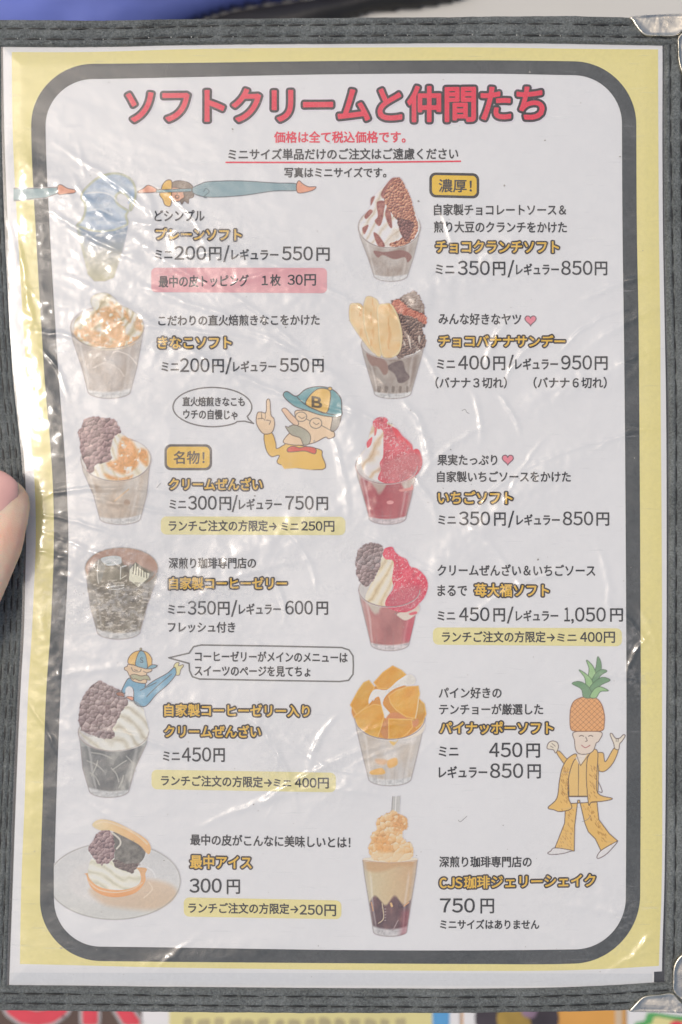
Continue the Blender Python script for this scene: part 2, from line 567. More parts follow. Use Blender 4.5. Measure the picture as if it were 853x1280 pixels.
def card(name, x0, y0, x1, y1, th, mat, lift=0.0, label=None):
    k = (CAM_D - ZT)/CAM_D
    c = at((x0+x1)/2, (y0+y1)/2, ZT)
    o = rbox(name, (c.x, c.y, ZT + lift + th/2 + 0.0003), ((x1-x0)*S*k, (y1-y0)*S*k, th), 0.0004, mat)
    return tag(o, label, 'menu card', 'menu cards lying on the table')
def cpoly(name, pts, z, mat, parent, n=5, sm=True):
    P = smooth_poly(pts, n) if sm else np.array(pts, float)
    bm = bmesh.new()
    vs = [bm.verts.new(at(x, y, z)) for x, y in P]
    f = bm.faces.new(vs)
    if f.normal.z < 0 or True:
        f.normal_update()
        if f.normal.z < 0: f.normal_flip()
    bmesh.ops.triangulate(bm, faces=[f])
    me = bpy.data.meshes.new(name); bm.to_mesh(me); bm.free()
    return link(name, me, mat, parent)
M_RED = simple('red_print', (0.72, 0.06, 0.09), 0.5, 0.08, 50)
M_GREY = simple('grey_outline_print', (0.42, 0.40, 0.40), 0.5, 0.08, 50)
M_DKBR = simple('brown_print', (0.10, 0.06, 0.045), 0.5, 0.2, 30)
M_WHITE = simple('white_card', (0.78, 0.78, 0.77), 0.5, 0.03, 20)
M_YEL = simple('pale_yellow_print', (0.72, 0.66, 0.30), 0.5, 0.05, 30)
M_BLU = simple('blue_stripe_print', (0.10, 0.34, 0.62), 0.5, 0.1, 30)
M_ORG = simple('orange_print', (0.72, 0.36, 0.08), 0.5, 0.08, 20)
M_TAN = simple('tan_print', (0.62, 0.48, 0.32), 0.5, 0.08, 20)
M_GRN = simple('green_print', (0.10, 0.42, 0.12), 0.5, 0.1, 20)
M_DK = simple('dark_print', (0.05, 0.04, 0.05), 0.5, 0.3, 60)
M_MUS = simple('mustard_print', (0.36, 0.24, 0.05), 0.5, 0.3, 60)
M_PUR = simple('mauve_print', (0.30, 0.20, 0.28), 0.5, 0.3, 60)
M_OLV = simple('olive_letter_print', (0.45, 0.40, 0.22), 0.5, 0.1, 60)

zc = ZT + 0.0016
c1 = card('menu_card', -170, 1120, 178, 1420, 0.001, M_DKBR, 0.0, 'blurred dark card with big red letters, lowest left below the menu')
def text_on_table(s, x0, x1, yt, yb, z, mats, parent, outl):
    V, F, E = glyphs(s)
    mn, mx = V.min(0), V.max(0)
    X = x0 + (V[:, 0]-mn[0])/(mx[0]-mn[0])*(x1-x0)
    Y = yb + (V[:, 1]-mn[1])/(mx[1]-mn[1])*(yt-yb)
    def bld(nm, XX, YY, FF, zz, m):
        zz = zz + (np.arange(len(XX)) // 4 % 9)*0.000012
        return mesh(nm, [at(a, b, q) for a, b, q in zip(XX, YY, zz)], FF, m, parent)
    RV, RF = ribbon(np.stack([X, Y], 1), E, outl)
    bld('letter_outline', RV[:, 0], RV[:, 1], RF, z, mats[1])
    RV, RF = ribbon(np.stack([X, Y], 1), E, outl*0.45)
    bld('letter_edge', RV[:, 0], RV[:, 1], RF, z+0.0002, mats[0])
    bld('lettering', X, Y, F, z+0.0004, mats[0])

# ------------------------------------------------------------ text geometry
_gc = {}
_FW = {**{str(i): chr(0xFF10+i) for i in range(10)}, 'C': 'Ｃ', 'J': 'Ｊ', 'S': 'Ｓ', ',': ','}
def glyphs(s):
    """glyph outlines of a string; digits and capitals set close, in the light gothic face"""
    if s in _gc:
        return _gc[s]
    if not any(ch in _FW for ch in s):
        _gc[s] = raw_glyphs(s)
        return _gc[s]
    runs = []
    for ch in s:
        if ch in _FW: runs.append(_FW[ch])
        elif runs and runs[-1] not in _FW.values(): runs[-1] += ch
        else: runs.append(ch)
    V = []; F = []; E = []; pen = 0.0; n = 0
    for i, r in enumerate(runs):
        v, f, e = raw_glyphs(r)
        v = v.copy()
        dig = r in _FW.values()
        if dig and r != ',':
            w = v[:, 0].max()-v[:, 0].min()
            cw = 0.50 if r != '１' else 0.30
            v[:, 0] = (v[:, 0]-v[:, 0].min())/w*cw + pen
            pen += cw + 0.085
        else:
            if i and not dig: pen += 0.06
            v[:, 0] += pen - v[:, 0].min()
            pen = v[:, 0].max() + (0.085 if dig else 0.12)
        V.append(v); F += [tuple(a+n for a in q) for q in f]; E.append(e+n); n += len(v)
    _gc[s] = (np.concatenate(V), F, np.concatenate(E))
    return _gc[s]
_rc = {}
def raw_glyphs(s):
    if s in _rc:
        return _rc[s]
    c = bpy.data.curves.new('glyph', 'FONT')
    c.body = s
    c.resolution_u = 4
    o = bpy.data.objects.new('glyph', c)
    m = bpy.data.meshes.new_from_object(o)
    V = np.array([v.co[:2] for v in m.vertices])
    F = [tuple(p.vertices) for p in m.polygons]
    c.fill_mode = 'NONE'
    m2 = bpy.data.meshes.new_from_object(o)
    V2 = np.array([v.co[:2] for v in m2.vertices])
    E2 = np.array([e.vertices[:] for e in m2.edges])
    if len(V2) == len(V) and np.allclose(V, V2, atol=1e-5):
        E = E2
    else:       # map outline points back by position
        key = {tuple(np.round(v, 5)): i for i, v in enumerate(V)}
        mp = [key.get(tuple(np.round(v, 5)), -1) for v in V2]
        E = np.array([(mp[a], mp[b]) for a, b in E2 if mp[a] >= 0 and mp[b] >= 0])
    bpy.data.objects.remove(o); bpy.data.curves.remove(c)
    bpy.data.meshes.remove(m); bpy.data.meshes.remove(m2)
    _rc[s] = (V, F, E)
    return _rc[s]

def ribbon(P, E, w, nd=8):
    """round-jointed line of half width w round every outline edge; px space"""
    a = P[E[:, 0]]; b = P[E[:, 1]]
    d = b - a
    L = np.maximum(np.linalg.norm(d, axis=1, keepdims=True), 1e-9)
    n = np.stack([-d[:, 1], d[:, 0]], 1)/L*w
    V = [np.stack([a+n, a-n, b-n, b+n], 1).reshape(-1, 2)]
    F = [tuple(range(4*i, 4*i+4)) for i in range(len(E))]
    base = 4*len(E)
    used = np.unique(E)
    ang = np.arange(nd)/nd*2*math.pi
    c = np.stack([np.cos(ang), np.sin(ang)], 1)*w
    for j, i in enumerate(used):
        V.append(P[i] + c)
        F.append(tuple(range(base + j*nd, base + (j+1)*nd)))
    return np.concatenate(V), F

def zjit(nE, nV, nd, k=1.7e-6):
    """height stagger so overlapping ribbon pieces never share a plane"""
    z = np.empty(nV)
    z[:4*nE] = np.repeat((np.arange(nE) % 7)*k, 4)
    nr = nV - 4*nE
    z[4*nE:] = np.repeat((7 + np.arange(nr//nd) % 6)*k, nd)
    return z

def orient(V2, F):
    """make faces look up (world y is -py)"""
    out = []
    for f in F:
        p = V2[list(f)]
        x, y = p[:, 0], -p[:, 1]
        A = np.sum(x*np.roll(y, -1) - np.roll(x, -1)*y)
        out.append(f if A > 0 else f[::-1])
    return out

def text(name, s, x0, x1, tb0, tb1, parent, col=DARK, w=0.32, z=0.00014, outline=None, halo=None, bbox_ref=None):
    """fit s into the measured box: tb0=(top,bottom) at x0, tb1 at x1"""
    V, F, E = glyphs(s)
    mn, mx = V.min(0), V.max(0)
    u = (V[:, 0]-mn[0])/(mx[0]-mn[0])
    v = (V[:, 1]-mn[1])/(mx[1]-mn[1])          # 0 bottom, 1 top
    X = x0 + u*(x1-x0)
    top = tb0[0] + u*(tb1[0]-tb0[0]); bot = tb0[1] + u*(tb1[1]-tb0[1])
    Y = bot + v*(top-bot)
    P = np.stack([X, Y], 1)
    RV, RF = ribbon(P, E, w, 8)
    VV = np.concatenate([P, RV]); FF = orient(P, F) + [tuple(i+len(P) for i in f) for f in orient(RV, RF)]
    zz = np.full(len(VV), z); zz[len(P):] += 0.000006 + zjit(len(E), len(RV), 8)
    o = mesh(name, wpos(VV[:, 0], VV[:, 1], zz), FF, print_mat(col), parent)
    if outline:
        RV, RF = ribbon(P, E, outline[0], 10)
        mesh('text_outline', wpos(RV[:, 0], RV[:, 1], z-0.00004+zjit(len(E), len(RV), 10)), orient(RV, RF), print_mat(outline[1]), o)
    if halo:
        RV, RF = ribbon(P, E, halo[0], 10)
        mesh('text_halo', wpos(RV[:, 0], RV[:, 1], z-0.00008+zjit(len(E), len(RV), 10)), orient(RV, RF), print_mat(halo[1]), o)
    return o

text_on_table('OR', 1, 172, 1188, 1279, zc, (M_RED, M_GREY), c1, 7.5)
c2 = card('menu_card', 178, 1110, 575, 1420, 0.001, M_WHITE, 0.0, 'blurred white card with a pale yellow panel below the menu')
cpoly('yellow_panel', [(212, 1130), (540, 1130), (540, 1400), (212, 1400)], zc, M_YEL, c2, sm=False)
cpoly('blue_stripe', [(541, 1130), (562, 1130), (562, 1400), (541, 1400)], zc, M_BLU, c2, sm=False)
Rm = random.Random(4)
for k_ in range(15):        # tops of a line of print too blurred to read
    xm = 236 + k_*19 + Rm.uniform(-2, 2); wm = Rm.uniform(5, 8)
    cpoly('blurred_print', [(xm-wm, 1274+Rm.uniform(0, 4)), (xm, 1272+Rm.uniform(0, 3)), (xm+wm, 1274+Rm.uniform(0, 5)), (xm+wm*.8, 1292), (xm-wm*.8, 1291)], zc+0.0002, M_OLV, c2)
c3 = card('menu_card', 577, 1115, 782, 1420, 0.001, M_ORG, 0.0002, 'blurred orange card with a food photo below the menu')
cpoly('white_margin', [(579, 1130), (604, 1130), (604, 1400), (579, 1400)], zc+0.0003, M_WHITE, c3, sm=False)
cpoly('food_photo', [(600, 1250), (640, 1242), (690, 1250), (694, 1290), (640, 1310), (598, 1290)], zc+0.0004, M_DK, c3)
cpoly('mustard_patch', [(628, 1255), (650, 1262), (664, 1280), (645, 1300), (622, 1280)], zc+0.0006, M_MUS, c3)
cpoly('mauve_patch', [(652, 1258), (672, 1256), (668, 1272), (655, 1270)], zc+0.0008, M_PUR, c3)
cpoly('tan_stripe', [(769, 1130), (778, 1130), (778, 1400), (769, 1400)], zc+0.0004, M_TAN, c3, sm=False)
c4 = card('menu_card', 784, 1105, 1010, 1420, 0.001, M_WHITE, 0.0, 'blurred white card with green bordered badge below the right corner')
cpoly('green_border', [(792, 1284), (806, 1276), (812, 1266), (845, 1270), (900, 1276), (960, 1290), (960, 1380), (830, 1380), (805, 1330)], zc+0.0002, M_GRN, c4)
cpoly('yellow_badge', [(806, 1287), (815, 1279), (820, 1271), (845, 1275), (895, 1282), (950, 1296), (950, 1370), (836, 1370), (815, 1325)], zc+0.0004, M_YEL, c4)
cpoly('red_dot', [(838, 1279), (848, 1276), (856, 1282), (848, 1292), (838, 1290)], zc+0.0006, M_RED, c4)

# ------------------------------------------------------------ the folder
folder = tag(empty('menu_folder', (0, 0, -0.003)), 'black leatherette menu folder with stitched border, chrome corners and clear sleeve', 'menu folder')
def fpart(o):
    o.parent = folder
    o.matrix_parent_inverse = Matrix.Translation((0, 0, 0.003))
    return o

# back board following the outline
def board():
    xs = np.linspace(-60, 868, 90); ys = np.linspace(0, 1, 110)
    V = []
    for t in ys:
        yt = cr(Tx, Out_T, xs) + 0.5; yb = cr(Bx, Out_B, xs) - 0.5
        V.append(np.stack([xs, yt + (yb-yt)*t], 1))
    V = np.array(V)
    P = V.reshape(-1, 2)
    top = wpos(P[:, 0], P[:, 1], -0.0009); bot = wpos(P[:, 0], P[:, 1], -0.0032)
    Q = grid_quads(110, 90)
    N = len(P)
    ring = list(range(0, 90)) + [i*90+89 for i in range(1, 110)] + [109*90+i for i in range(88, -1, -1)] + [i*90 for i in range(108, 0, -1)]
    sd_ = [(ring[i], ring[(i+1) % len(ring)], ring[(i+1) % len(ring)]+N, ring[i]+N) for i in range(len(ring))]
    allq = np.concatenate([Q, Q[:, ::-1]+N, np.array(sd_)])
    return quads_mesh('back_board', np.concatenate([top, bot]), allq, MAT_LINING)
fpart(board())

def stitch_mesh(length, w):
    bm = bmesh.new()
    n = 7; k = 6
    rings = []
    for i in range(n):
        t = i/(n-1)
        x = (t-0.5)*length
        zz = math.sin(math.pi*t)*w*0.9 - w*0.5
        r = w*(0.55 + 0.45*math.sin(math.pi*t))
        rings.append([bm.verts.new((x, r*math.cos(a), zz + 0.7*r*math.sin(a))) for a in [j/k*2*math.pi for j in range(k)]])
    for i in range(n-1):
        for j in range(k):
            bm.faces.new((rings[i][j], rings[i+1][j], rings[i+1][(j+1) % k], rings[i][(j+1) % k]))
    bm.faces.new(rings[0][::-1]); bm.faces.new(rings[-1])
    bmesh.ops.recalc_face_normals(bm, faces=bm.faces)
    me = bpy.data.meshes.new('stitch'); bm.to_mesh(me); bm.free()
    me.materials.append(MAT_THREAD)
    return me
STITCH = stitch_mesh(22*S, 1.1*S)

def border(name, inner, outer, s0, s1, horiz, rows, zlift, thick, seed, groove_w=2.2, depth=0.0007):
    """padded leatherette strip between two measured curves; rows = stitch rows as distance from the inner edge (px)"""
    s = np.arange(s0, s1+1.5, 1.6)
    T = np.linspace(0, 1, 34)
    SS, TT = np.meshgrid(s, T, indexing='ij')
    a = inner(SS); b = outer(SS)
    D = a + (b-a)*TT
    dist = np.abs(D - a); wid = np.abs(b - a)
    e = np.minimum(dist, wid - dist)
    h = thick*np.sqrt(np.clip(1 - (1 - np.clip(e/6.0, 0, 1))**2, 0, 1))
    for r in rows:
        rr = r(SS) if callable(r) else r
        jit = 0.5*(vnoise(SS/25, SS*0, seed+5) - 0.5)
        h = h - depth*np.exp(-((dist - rr - jit)/groove_w)**2)
    if horiz:
        h = h + 0.00075*(fbm(SS/30+0.1*D, D/4.2, seed, 4) - 0.5)*(1.3-0.5*seed/61) + 0.0004*(fbm(SS/8, D/4, seed+9, 3)-0.5)
    else:
        h = h + 0.00012*(fbm(D/7, SS/70, seed, 4) - 0.5) + 0.00025*(fbm(SS/5, D/5, seed+9, 3)-0.5)
    px, py = (SS, D) if horiz else (D, SS)
    z = zlift + h
    V = wpos(px, py, z)
    V[:, 0, 2] -= 0.0006; V[:, -1, 2] -= thick + 0.002
    V = V.reshape(-1, 3)
    n, m = SS.shape
    Q = grid_quads(n, m)
    # orient up
    p = V[Q[0]]
    if np.cross(p[1]-p[0], p[2]-p[1])[2] < 0:
        Q = Q[:, ::-1]
    ob = fpart(quads_mesh(name, V, Q, MAT_LEATHER))
    # stitches
    for r in rows:
        x = s0 + 6 + random.random()*10
        while x < s1 - 26:
            L = 27.0
            xm = x + L/2
            rr = float(r(np.array(xm))) if callable(r) else r
            sgn = 1 if float(outer(np.array(xm))) > float(inner(np.array(xm))) else -1
            dm = float(inner(np.array(xm))) + sgn*rr
            r2 = float(r(np.array(xm+10))) if callable(r) else r
            d2 = float(inner(np.array(xm+10))) + sgn*r2
            p0 = (xm, dm) if horiz else (dm, xm)
            p1 = (xm+10, d2) if horiz else (d2, xm+10)
            st = bpy.data.objects.new('stitch', STITCH)
            w0 = wpos(*p0, zlift + thick - depth + 0.00012); w1 = wpos(*p1, zlift + thick - depth + 0.00012)
            d = Vector(w1 - w0).normalized()
            st.location = Vector(w0)
            st.rotation_euler = d.to_track_quat('X', 'Z').to_euler()
            COL.objects.link(st)
            st.parent = ob
            st.matrix_parent_inverse = ob.matrix_parent_inverse.copy()
            st.matrix_parent_inverse = Matrix.Identity(4)
            x += L
    return ob

fT = lambda x: cr(Tx, Lea_T, x); fTo = lambda x: cr(Tx, Out_T, x)
fB = lambda x: cr(Bx, Lea_B, x); fBo = lambda x: cr(Bx, Out_B, x)
fL = lambda y: cr(Lx_y, Lea_L, y); fR = lambda y: cr(Rx_y, Lea_R, y)
border('leather_border', fL, lambda y: fL(y)*0.55 - 52, 30, 1258, False, [7, 14.5, 23, 38], 0.0000, 0.0011, 31, 1.6)
border('leather_border', fR, lambda y: fR(y)*0 + 868, 28, 1256, False,
       [lambda y: cr([0, 100, 300, 400, 480, 700, 1120, 1300], [8, 8, 9.5, 9.5, 9.5, 9.3, 10.5, 11], y), 21.5], 0.0000, 0.0012, 41, 1.5)
border('leather_border', fT, fTo, -58, 867, True, [lambda x: 8.5 + 0*x, lambda x: 21.5 + x*0.002], 0.0005, 0.0013, 51, 2.6)
border('leather_border', fB, fBo, -58, 867, True, [lambda x: 9.3 + 0*x, lambda x: 21.5 + 0*x], 0.0005, 0.0013, 61, 1.7)

# pale thread knots at some stitch holes
def knots():
    bm = bmesh.new()
    for x in np.arange(24, 800, 27.0):
        for d in (8.5, 21.5):
            if random.random() < 0.55:
                y = float(fT(np.array(x))) - d + random.uniform(-0.6, 0.6)
                p = wpos(x + random.uniform(-3, 3), y, 0.0013)
                m = Matrix.Translation(Vector(p)) @ Matrix.Diagonal((1.0, 1.2, 0.6, 1))
                bmesh.ops.create_icosphere(bm, subdivisions=1, radius=0.9*S, matrix=m)
    me = bpy.data.meshes.new('thread_knots'); bm.to_mesh(me); bm.free()
    o_ = link('thread_knots', me, MAT_SPECK)
    o_['kind'] = 'stuff'
    return fpart(o_)
knots()

# chrome corner guards
def guard(flanges, seam, name='corner_guard'):
    par = None
    for k, pts in enumerate(flanges):
        P = smooth_poly(pts, 4)
        # resample to a fan of rings shrinking inwards: domed shell with rolled rim
        c = P.mean(0)
        prof = [(1.0, -0.0022), (1.0, 0.0009), (0.985, 0.00135), (0.955, 0.00155), (0.90, 0.00150), (0.84, 0.00128), (0.6, 0.00122), (0.3, 0.00128)]
        V = []; F = []
        n = len(P)
        for sc_, z in prof:
            R = c + (P - c)*sc_
            V.append(np.stack([(R[:, 0]-426.5)*S, (640-R[:, 1])*S, zp(R[:, 0], R[:, 1]) + z + 0.0009], 1))
        V = np.concatenate(V)
        for r in range(len(prof)-1):
            for i in range(n):
                j = (i+1) % n
                F.append((r*n+i, r*n+j, (r+1)*n+j, (r+1)*n+i))
        F.append(tuple((len(prof)-1)*n + i for i in range(n)))
        me = bpy.data.meshes.new(name); me.from_pydata(V.tolist(), [], F); me.update()
        bm = bmesh.new(); bm.from_mesh(me); bmesh.ops.recalc_face_normals(bm, faces=bm.faces); bm.to_mesh(me); bm.free()
        if par is None:
            par = fpart(link(name, me, MAT_CHROME, None, True))
            par['label'] = seam
        else:
            link('flange', me, MAT_CHROME, par, True)
guard([[(788, 23.5), (789, 29), (793, 36), (799, 43), (807, 47.5), (825, 48), (844, 47.5), (856, 36), (869, 24), (869, 20), (830, 20.5)],
       [(846, 49), (857, 38), (870.5, 26), (871, 60), (870, 98), (862, 101), (854, 97), (848.5, 88), (846, 75), (845.5, 60)]],
      'grey chrome corner guard at the top right')
guard([[(785, 1261), (790, 1254), (799, 1244.5), (806, 1241.5), (822, 1240), (838.5, 1238.5), (850, 1250), (868, 1263), (868, 1264.5), (830, 1262.5), (800, 1261.8)],
       [(840.5, 1237), (839.5, 1222), (840, 1208), (844, 1197), (852, 1189), (862, 1187), (870, 1190), (871, 1225), (870.5, 1261), (856, 1251)]],
      'pale warm chrome corner guard at the bottom right')

# ------------------------------------------------------------ the printed page
page = tag(empty('menu_page', (0, 0, 0)), 'printed white menu sheet with yellow edge and black rounded frame in the sleeve', 'menu')
ny, nx = 236, 166
tt = np.linspace(0, 1, ny); uu = np.linspace(0, 1, nx)
Yc = 56 + tt*(1235-56)
G = np.zeros((ny, nx, 2))
for i in range(ny):
    xl = float(cr(Lx_y, Pag_L, Yc[i])); xr = float(cr(Rx_y, Pag_R, Yc[i]))
    xr = xr - 1.0
    xs = xl + uu*(xr-xl)
    yt = cr(Tx, Pag_T, xs) - 2; yb = cr(Bx, Pag_B, xs) + 3
    G[i, :, 0] = xs; G[i, :, 1] = yt + (yb-yt)*tt[i]
# the sheet's bottom right corner stops short of the pocket
yb_lim = np.where(G[..., 0] > 817, 1214.5, 1e9)
P = G.reshape(-1, 2)
Q = grid_quads(ny, nx)
cent = P[Q].mean(1)
Q = Q[~((cent[:, 0] > 817) & (cent[:, 1] > 1214.5))]
sheet = quads_mesh('paper_sheet', wpos(P[:, 0], P[:, 1], 0), Q, MAT_PAPER, page)

def ring(name, A, B, z, mat, parent, nr=5):
    n = len(A)
    V = []; 
    for r in range(nr+1):
        V.append(A + (B-A)*r/nr)
    V2 = np.concatenate(V)
    Q = []
    for r in range(nr):
        i = np.arange(n); j = (i+1) % n
        Q.append(np.stack([r*n+i, r*n+j, (r+1)*n+j, (r+1)*n+i], 1))
    Q = np.concatenate(Q)
    p = V2[Q[0]]
    if np.sum(p[:, 0]*np.roll(-p[:, 1], -1) - np.roll(p[:, 0], -1)*(-p[:, 1])) < 0:
        Q = Q[:, ::-1]
    return quads_mesh(name, wpos(V2[:, 0], V2[:, 1], z), Q, mat, parent)

oY = loop_outline(Yel_L, Yel_R, Yel_T, Yel_B, (0.5, 0.5, 0.5, 0.5))
oBo = loop_outline(BlO_L, BlO_R, BlO_T, BlO_B, (77, 78, 82, 76))
oBi = loop_outline(BlI_L, BlI_R, BlI_T, BlI_B, (59, 60, 63, 58))
ring('yellow_border', oY, oBo, 0.00004, print_mat((219, 209, 142), 0.03), page, 8)
ring('black_frame', oBo, oBi, 0.00007, print_mat((75, 78, 77), 0.3), page, 5)

def band(name, x0, x1, tb0, tb1, r, col, z=0.00008, parent=None):
    xs = np.concatenate([x0 + r*(1-np.cos(np.linspace(0, math.pi/2, 7)))*1.0, np.arange(x0+r+3, x1-r-2, 4.0), x1 - r*(1-np.cos(np.linspace(math.pi/2, 0, 7)))])
    u = (xs-x0)/(x1-x0)
    top = tb0[0] + u*(tb1[0]-tb0[0]); bot = tb0[1] + u*(tb1[1]-tb0[1])
    dx = np.minimum(np.minimum(xs-x0, x1-xs), r)
    ins = r - np.sqrt(np.maximum(r*r - (r-dx)**2, 0))
    V = []
    for k in range(5):
        t = k/4
        V.append(np.stack([xs, (top+ins)*(1-t) + (bot-ins)*t], 1))
    V = np.concatenate(V)
    return quads_mesh(name, wpos(V[:, 0], V[:, 1], z), grid_quads(5, len(xs)), print_mat(col, 0.03), parent or page)

def line(name, pts, w, col, z=0.00010, closed=False, parent=None):
    p = np.asarray(pts, float)
    out = []
    n = len(p)
    for i in range(n if closed else n-1):
        a, b = p[i], p[(i+1) % n]
        k = max(1, int(np.linalg.norm(b-a)/3))
        for j in range(k):
            out.append(a + (b-a)*j/k)
    if not closed: out.append(p[-1])
    p = np.array(out)
    n = len(p)
    E = np.array([(i, (i+1) % n) for i in range(n if closed else n-1)])
    RV, RF = ribbon(p, E, w/2, 8)
    return mesh(name, wpos(RV[:, 0], RV[:, 1], z+zjit(len(E), len(RV), 8)), orient(RV, RF), print_mat(col), parent or page)

band('lower_margin', 13, 816, (1215.5, 1231.5), (1217, 1232.5), 1, (196, 199, 199), 0.00003)
def specks():
    """dust, crumbs and short hairs caught under the film"""
    V = []; F = []; R = np.random.RandomState(5)
    for i in range(210):
        x = R.uniform(30, 820); y = R.uniform(66, 1225)
        r_ = R.uniform(0.35, 0.8) if i > 14 else R.uniform(0.9, 1.7)
        a0 = R.rand()*6; n0 = len(V)
        k = [(x + r_*R.uniform(.6, 1.3)*math.cos(a0+j*1.05), y + r_*R.uniform(.4, 1.1)*math.sin(a0+j*1.05)) for j in range(6)]
        V += k; F.append(tuple(range(n0, n0+6)))
    V = np.array(V)
    o = mesh('dust_specks', wpos(V[:, 0], V[:, 1], 0.00022), orient(V, F), print_mat((150, 146, 138), 0.3), page)
    o['kind'] = 'stuff'
specks()
for hp in ([(578, 513), (582, 511.5), (584, 515), (587, 516.5)], [(738, 1019), (735, 1024), (728, 1027)], [(584, 1020), (576, 1027), (573, 1025)], [(197, 610), (202, 604)]):
    line('stray_hair', smooth_poly(hp, 6, False), 0.55, (120, 118, 118), 0.00024)

# -- title and notes
text('title_text', 'ソフトクリームと仲間たち', 159, 680, (112, 154.5), (106.5, 150), page, RED, 1.25, 0.00018, (4.3, (48, 42, 44)), (5.6, (222, 216, 222)))
text('notice_text', '価格は全て税込価格です。', 343, 507, (164.5, 178.5), (163.5, 178), page, (218, 66, 84), 0.35)
text('notice_text', 'ミニサイズ単品だけのご注文はご遠慮ください', 286, 573, (186.5, 200), (184.5, 198.5), page)
line('red_underline', [(283, 203.3), (430, 203), (576, 201)], 2.0, (222, 66, 84))
text('notice_text', '写真はミニサイズです。', 356, 483, (209.5, 222), (209, 221.5), page)

def heading(s, x0, x1, tb0, tb1):
    return text('item_name', s, x0, x1, tb0, tb1, page, ORANGE, 0.40, 0.00018, (2.35, (62, 54, 46)), (3.1, (213, 210, 207)))
def cap(s, x0, x1, tb0, tb1, name='caption_text', **k):
    return text(name, s, x0, x1, tb0, tb1, page, **k)
def price(items, ym, dy=0.0):
    """items: (text, x0, x1, kind); ym = digits' (top, bottom)"""
    t, b = ym
    x_a = items[0][1]
    for s, x0, x1, kd in items:
        o0 = dy*(x0-x_a)/200; o1 = dy*(x1-x_a)/200
        if kd == 'd': tb = (t, b)
        elif kd == 'c': tb = (t, b+3)
        elif kd == 'k': tb = (t+4, b-0.5)
        elif kd == 'r': tb = (t+3.5, b)
        elif kd == 's': tb = (t-1, b+3)
        else: tb = (t+1.3, b+0.5)
        if s == 'ミニ': tb = (t+5, b-1)
        text('price_text', s, x0, x1, (tb[0]+o0, tb[1]+o0), (tb[0]+o1, tb[1]+o1), page, DARK, 0.24 if kd in 'dc' else (0.06 if kd == 's' else 0.36))
def full(m, a, e1, sl, rg, b, e2):
    return [('ミニ', *m, 'k'), (a[0], a[1], a[2], 'd'), ('円', *e1, 'e'), ('/', *sl, 's'), ('レギュラー', *rg, 'r'), (b[0], b[1], b[2], 'd' if ',' not in b[0] else 'c'), ('円', *e2, 'e')]

# 1 plain
cap('どシンプル', 194, 256, (263.5, 277), (263.5, 277))
heading('プレーンソフト', 196, 302, (286.5, 300), (287, 301))
price(full((195, 216), ('200', 219, 258), (262, 277), (279.5, 287.5), (290, 348), ('550', 353, 391), (396, 412)), (308.5, 325.5))
band('topping_band', 190, 409, (335.5, 366), (335, 366.5), 6, (226, 168, 170))
cap('最中の皮トッピング', 199.5, 311, (346, 360), (344, 358.5))
cap('１枚', 328, 351, (344, 358), (343.5, 357.5)); cap('30円', 360, 395, (343.5, 357.5), (343, 357))
# 2 kinako
cap('こだわりの直火焙煎きなこをかけた', 199, 399.5, (395, 408), (393, 406.5))
heading('きなこソフト', 198.5, 289.5, (422, 436), (421.5, 435.5))
price(full((203, 224), ('200', 226, 262), (266, 280), (282, 290), (292, 345), ('550', 350, 386.5), (391, 404.5)), (448.5, 465.5), -1)
th = np.linspace(0, 2*math.pi, 90, endpoint=False)
el_ = [(266 + 49*math.cos(a), 509 + 24.5*math.sin(a)) for a in th if not (0.50 < a < 0.95)]
i0 = [k for k, a in enumerate(th) if a <= 0.50][-1]
el_ = el_[:i0+1] + [(311, 524), (317.3, 529.5), (306, 526.5), (297, 527)] + el_[i0+1:]
line('speech_bubble', el_, 1.7, (110, 108, 106), closed=True)
cap('直火焙煎きなこも', 229, 306, (496.5, 508), (496.5, 508)); cap('ウチの自慢じゃ', 230, 297, (512, 524), (512.5, 524.5))
# 3 zenzai
band('badge', 206.5, 265.5, (555.5, 588), (555.5, 588), 8, (96, 92, 88), 0.00008)
band('badge_fill', 209.5, 262.5, (558.5, 585), (558.5, 585), 6, (232, 192, 88), 0.00011)
cap('名物！', 218, 256, (564, 580), (564, 580), col=(92, 84, 72))
heading('クリームぜんざい', 212.5, 328, (598, 612), (598, 612.5))
price(full((213, 233), ('300', 236, 271), (275, 289), (290, 297.5), (299, 352), ('750', 357, 392), (396, 410)), (620, 637), 0)
band('lunch_band', 202, 432, (645.5, 668), (646, 669), 7, (222, 214, 158))
cap('ランチご注文の方限定→', 212, 346, (650.5, 664), (650.5, 664)); cap('ミニ', 352, 373, (653.5, 663), (653.5, 663)); cap('250円', 377, 418, (651.5, 664), (651.5, 664.5))
# 4 jelly
cap('深煎り珈琲専門店の', 212, 320, (697, 710.5), (697, 710.5))
heading('自家製コーヒーゼリー', 212.5, 358.5, (721.5, 736), (722, 736.5))
price(full((211, 232), ('350', 235.5, 270), (273, 287), (289, 297), (299, 351), ('600', 357, 391), (396, 410)), (751, 768), 0)
cap('フレッシュ付き', 211, 294, (777, 790), (777.5, 790.5))
rr = [(237, 816), (211.7, 821.8), (237, 829), (237.5, 838), (241, 845.5), (250, 848.5), (340, 850.5), (425, 852), (436, 850.5), (441.5, 843), (442, 832), (441.5, 820), (436.5, 812.5), (427, 809.5), (340, 807.5), (252, 806), (242.5, 808)]
line('speech_bubble', rr, 1.9, (112, 112, 108), closed=True)
cap('コーヒーゼリーがメインのメニューは', 244.5, 434.5, (813.5, 826), (815.5, 828)); cap('スイーツのページを見てちょ', 244, 388, (832, 844.5), (833.5, 846))
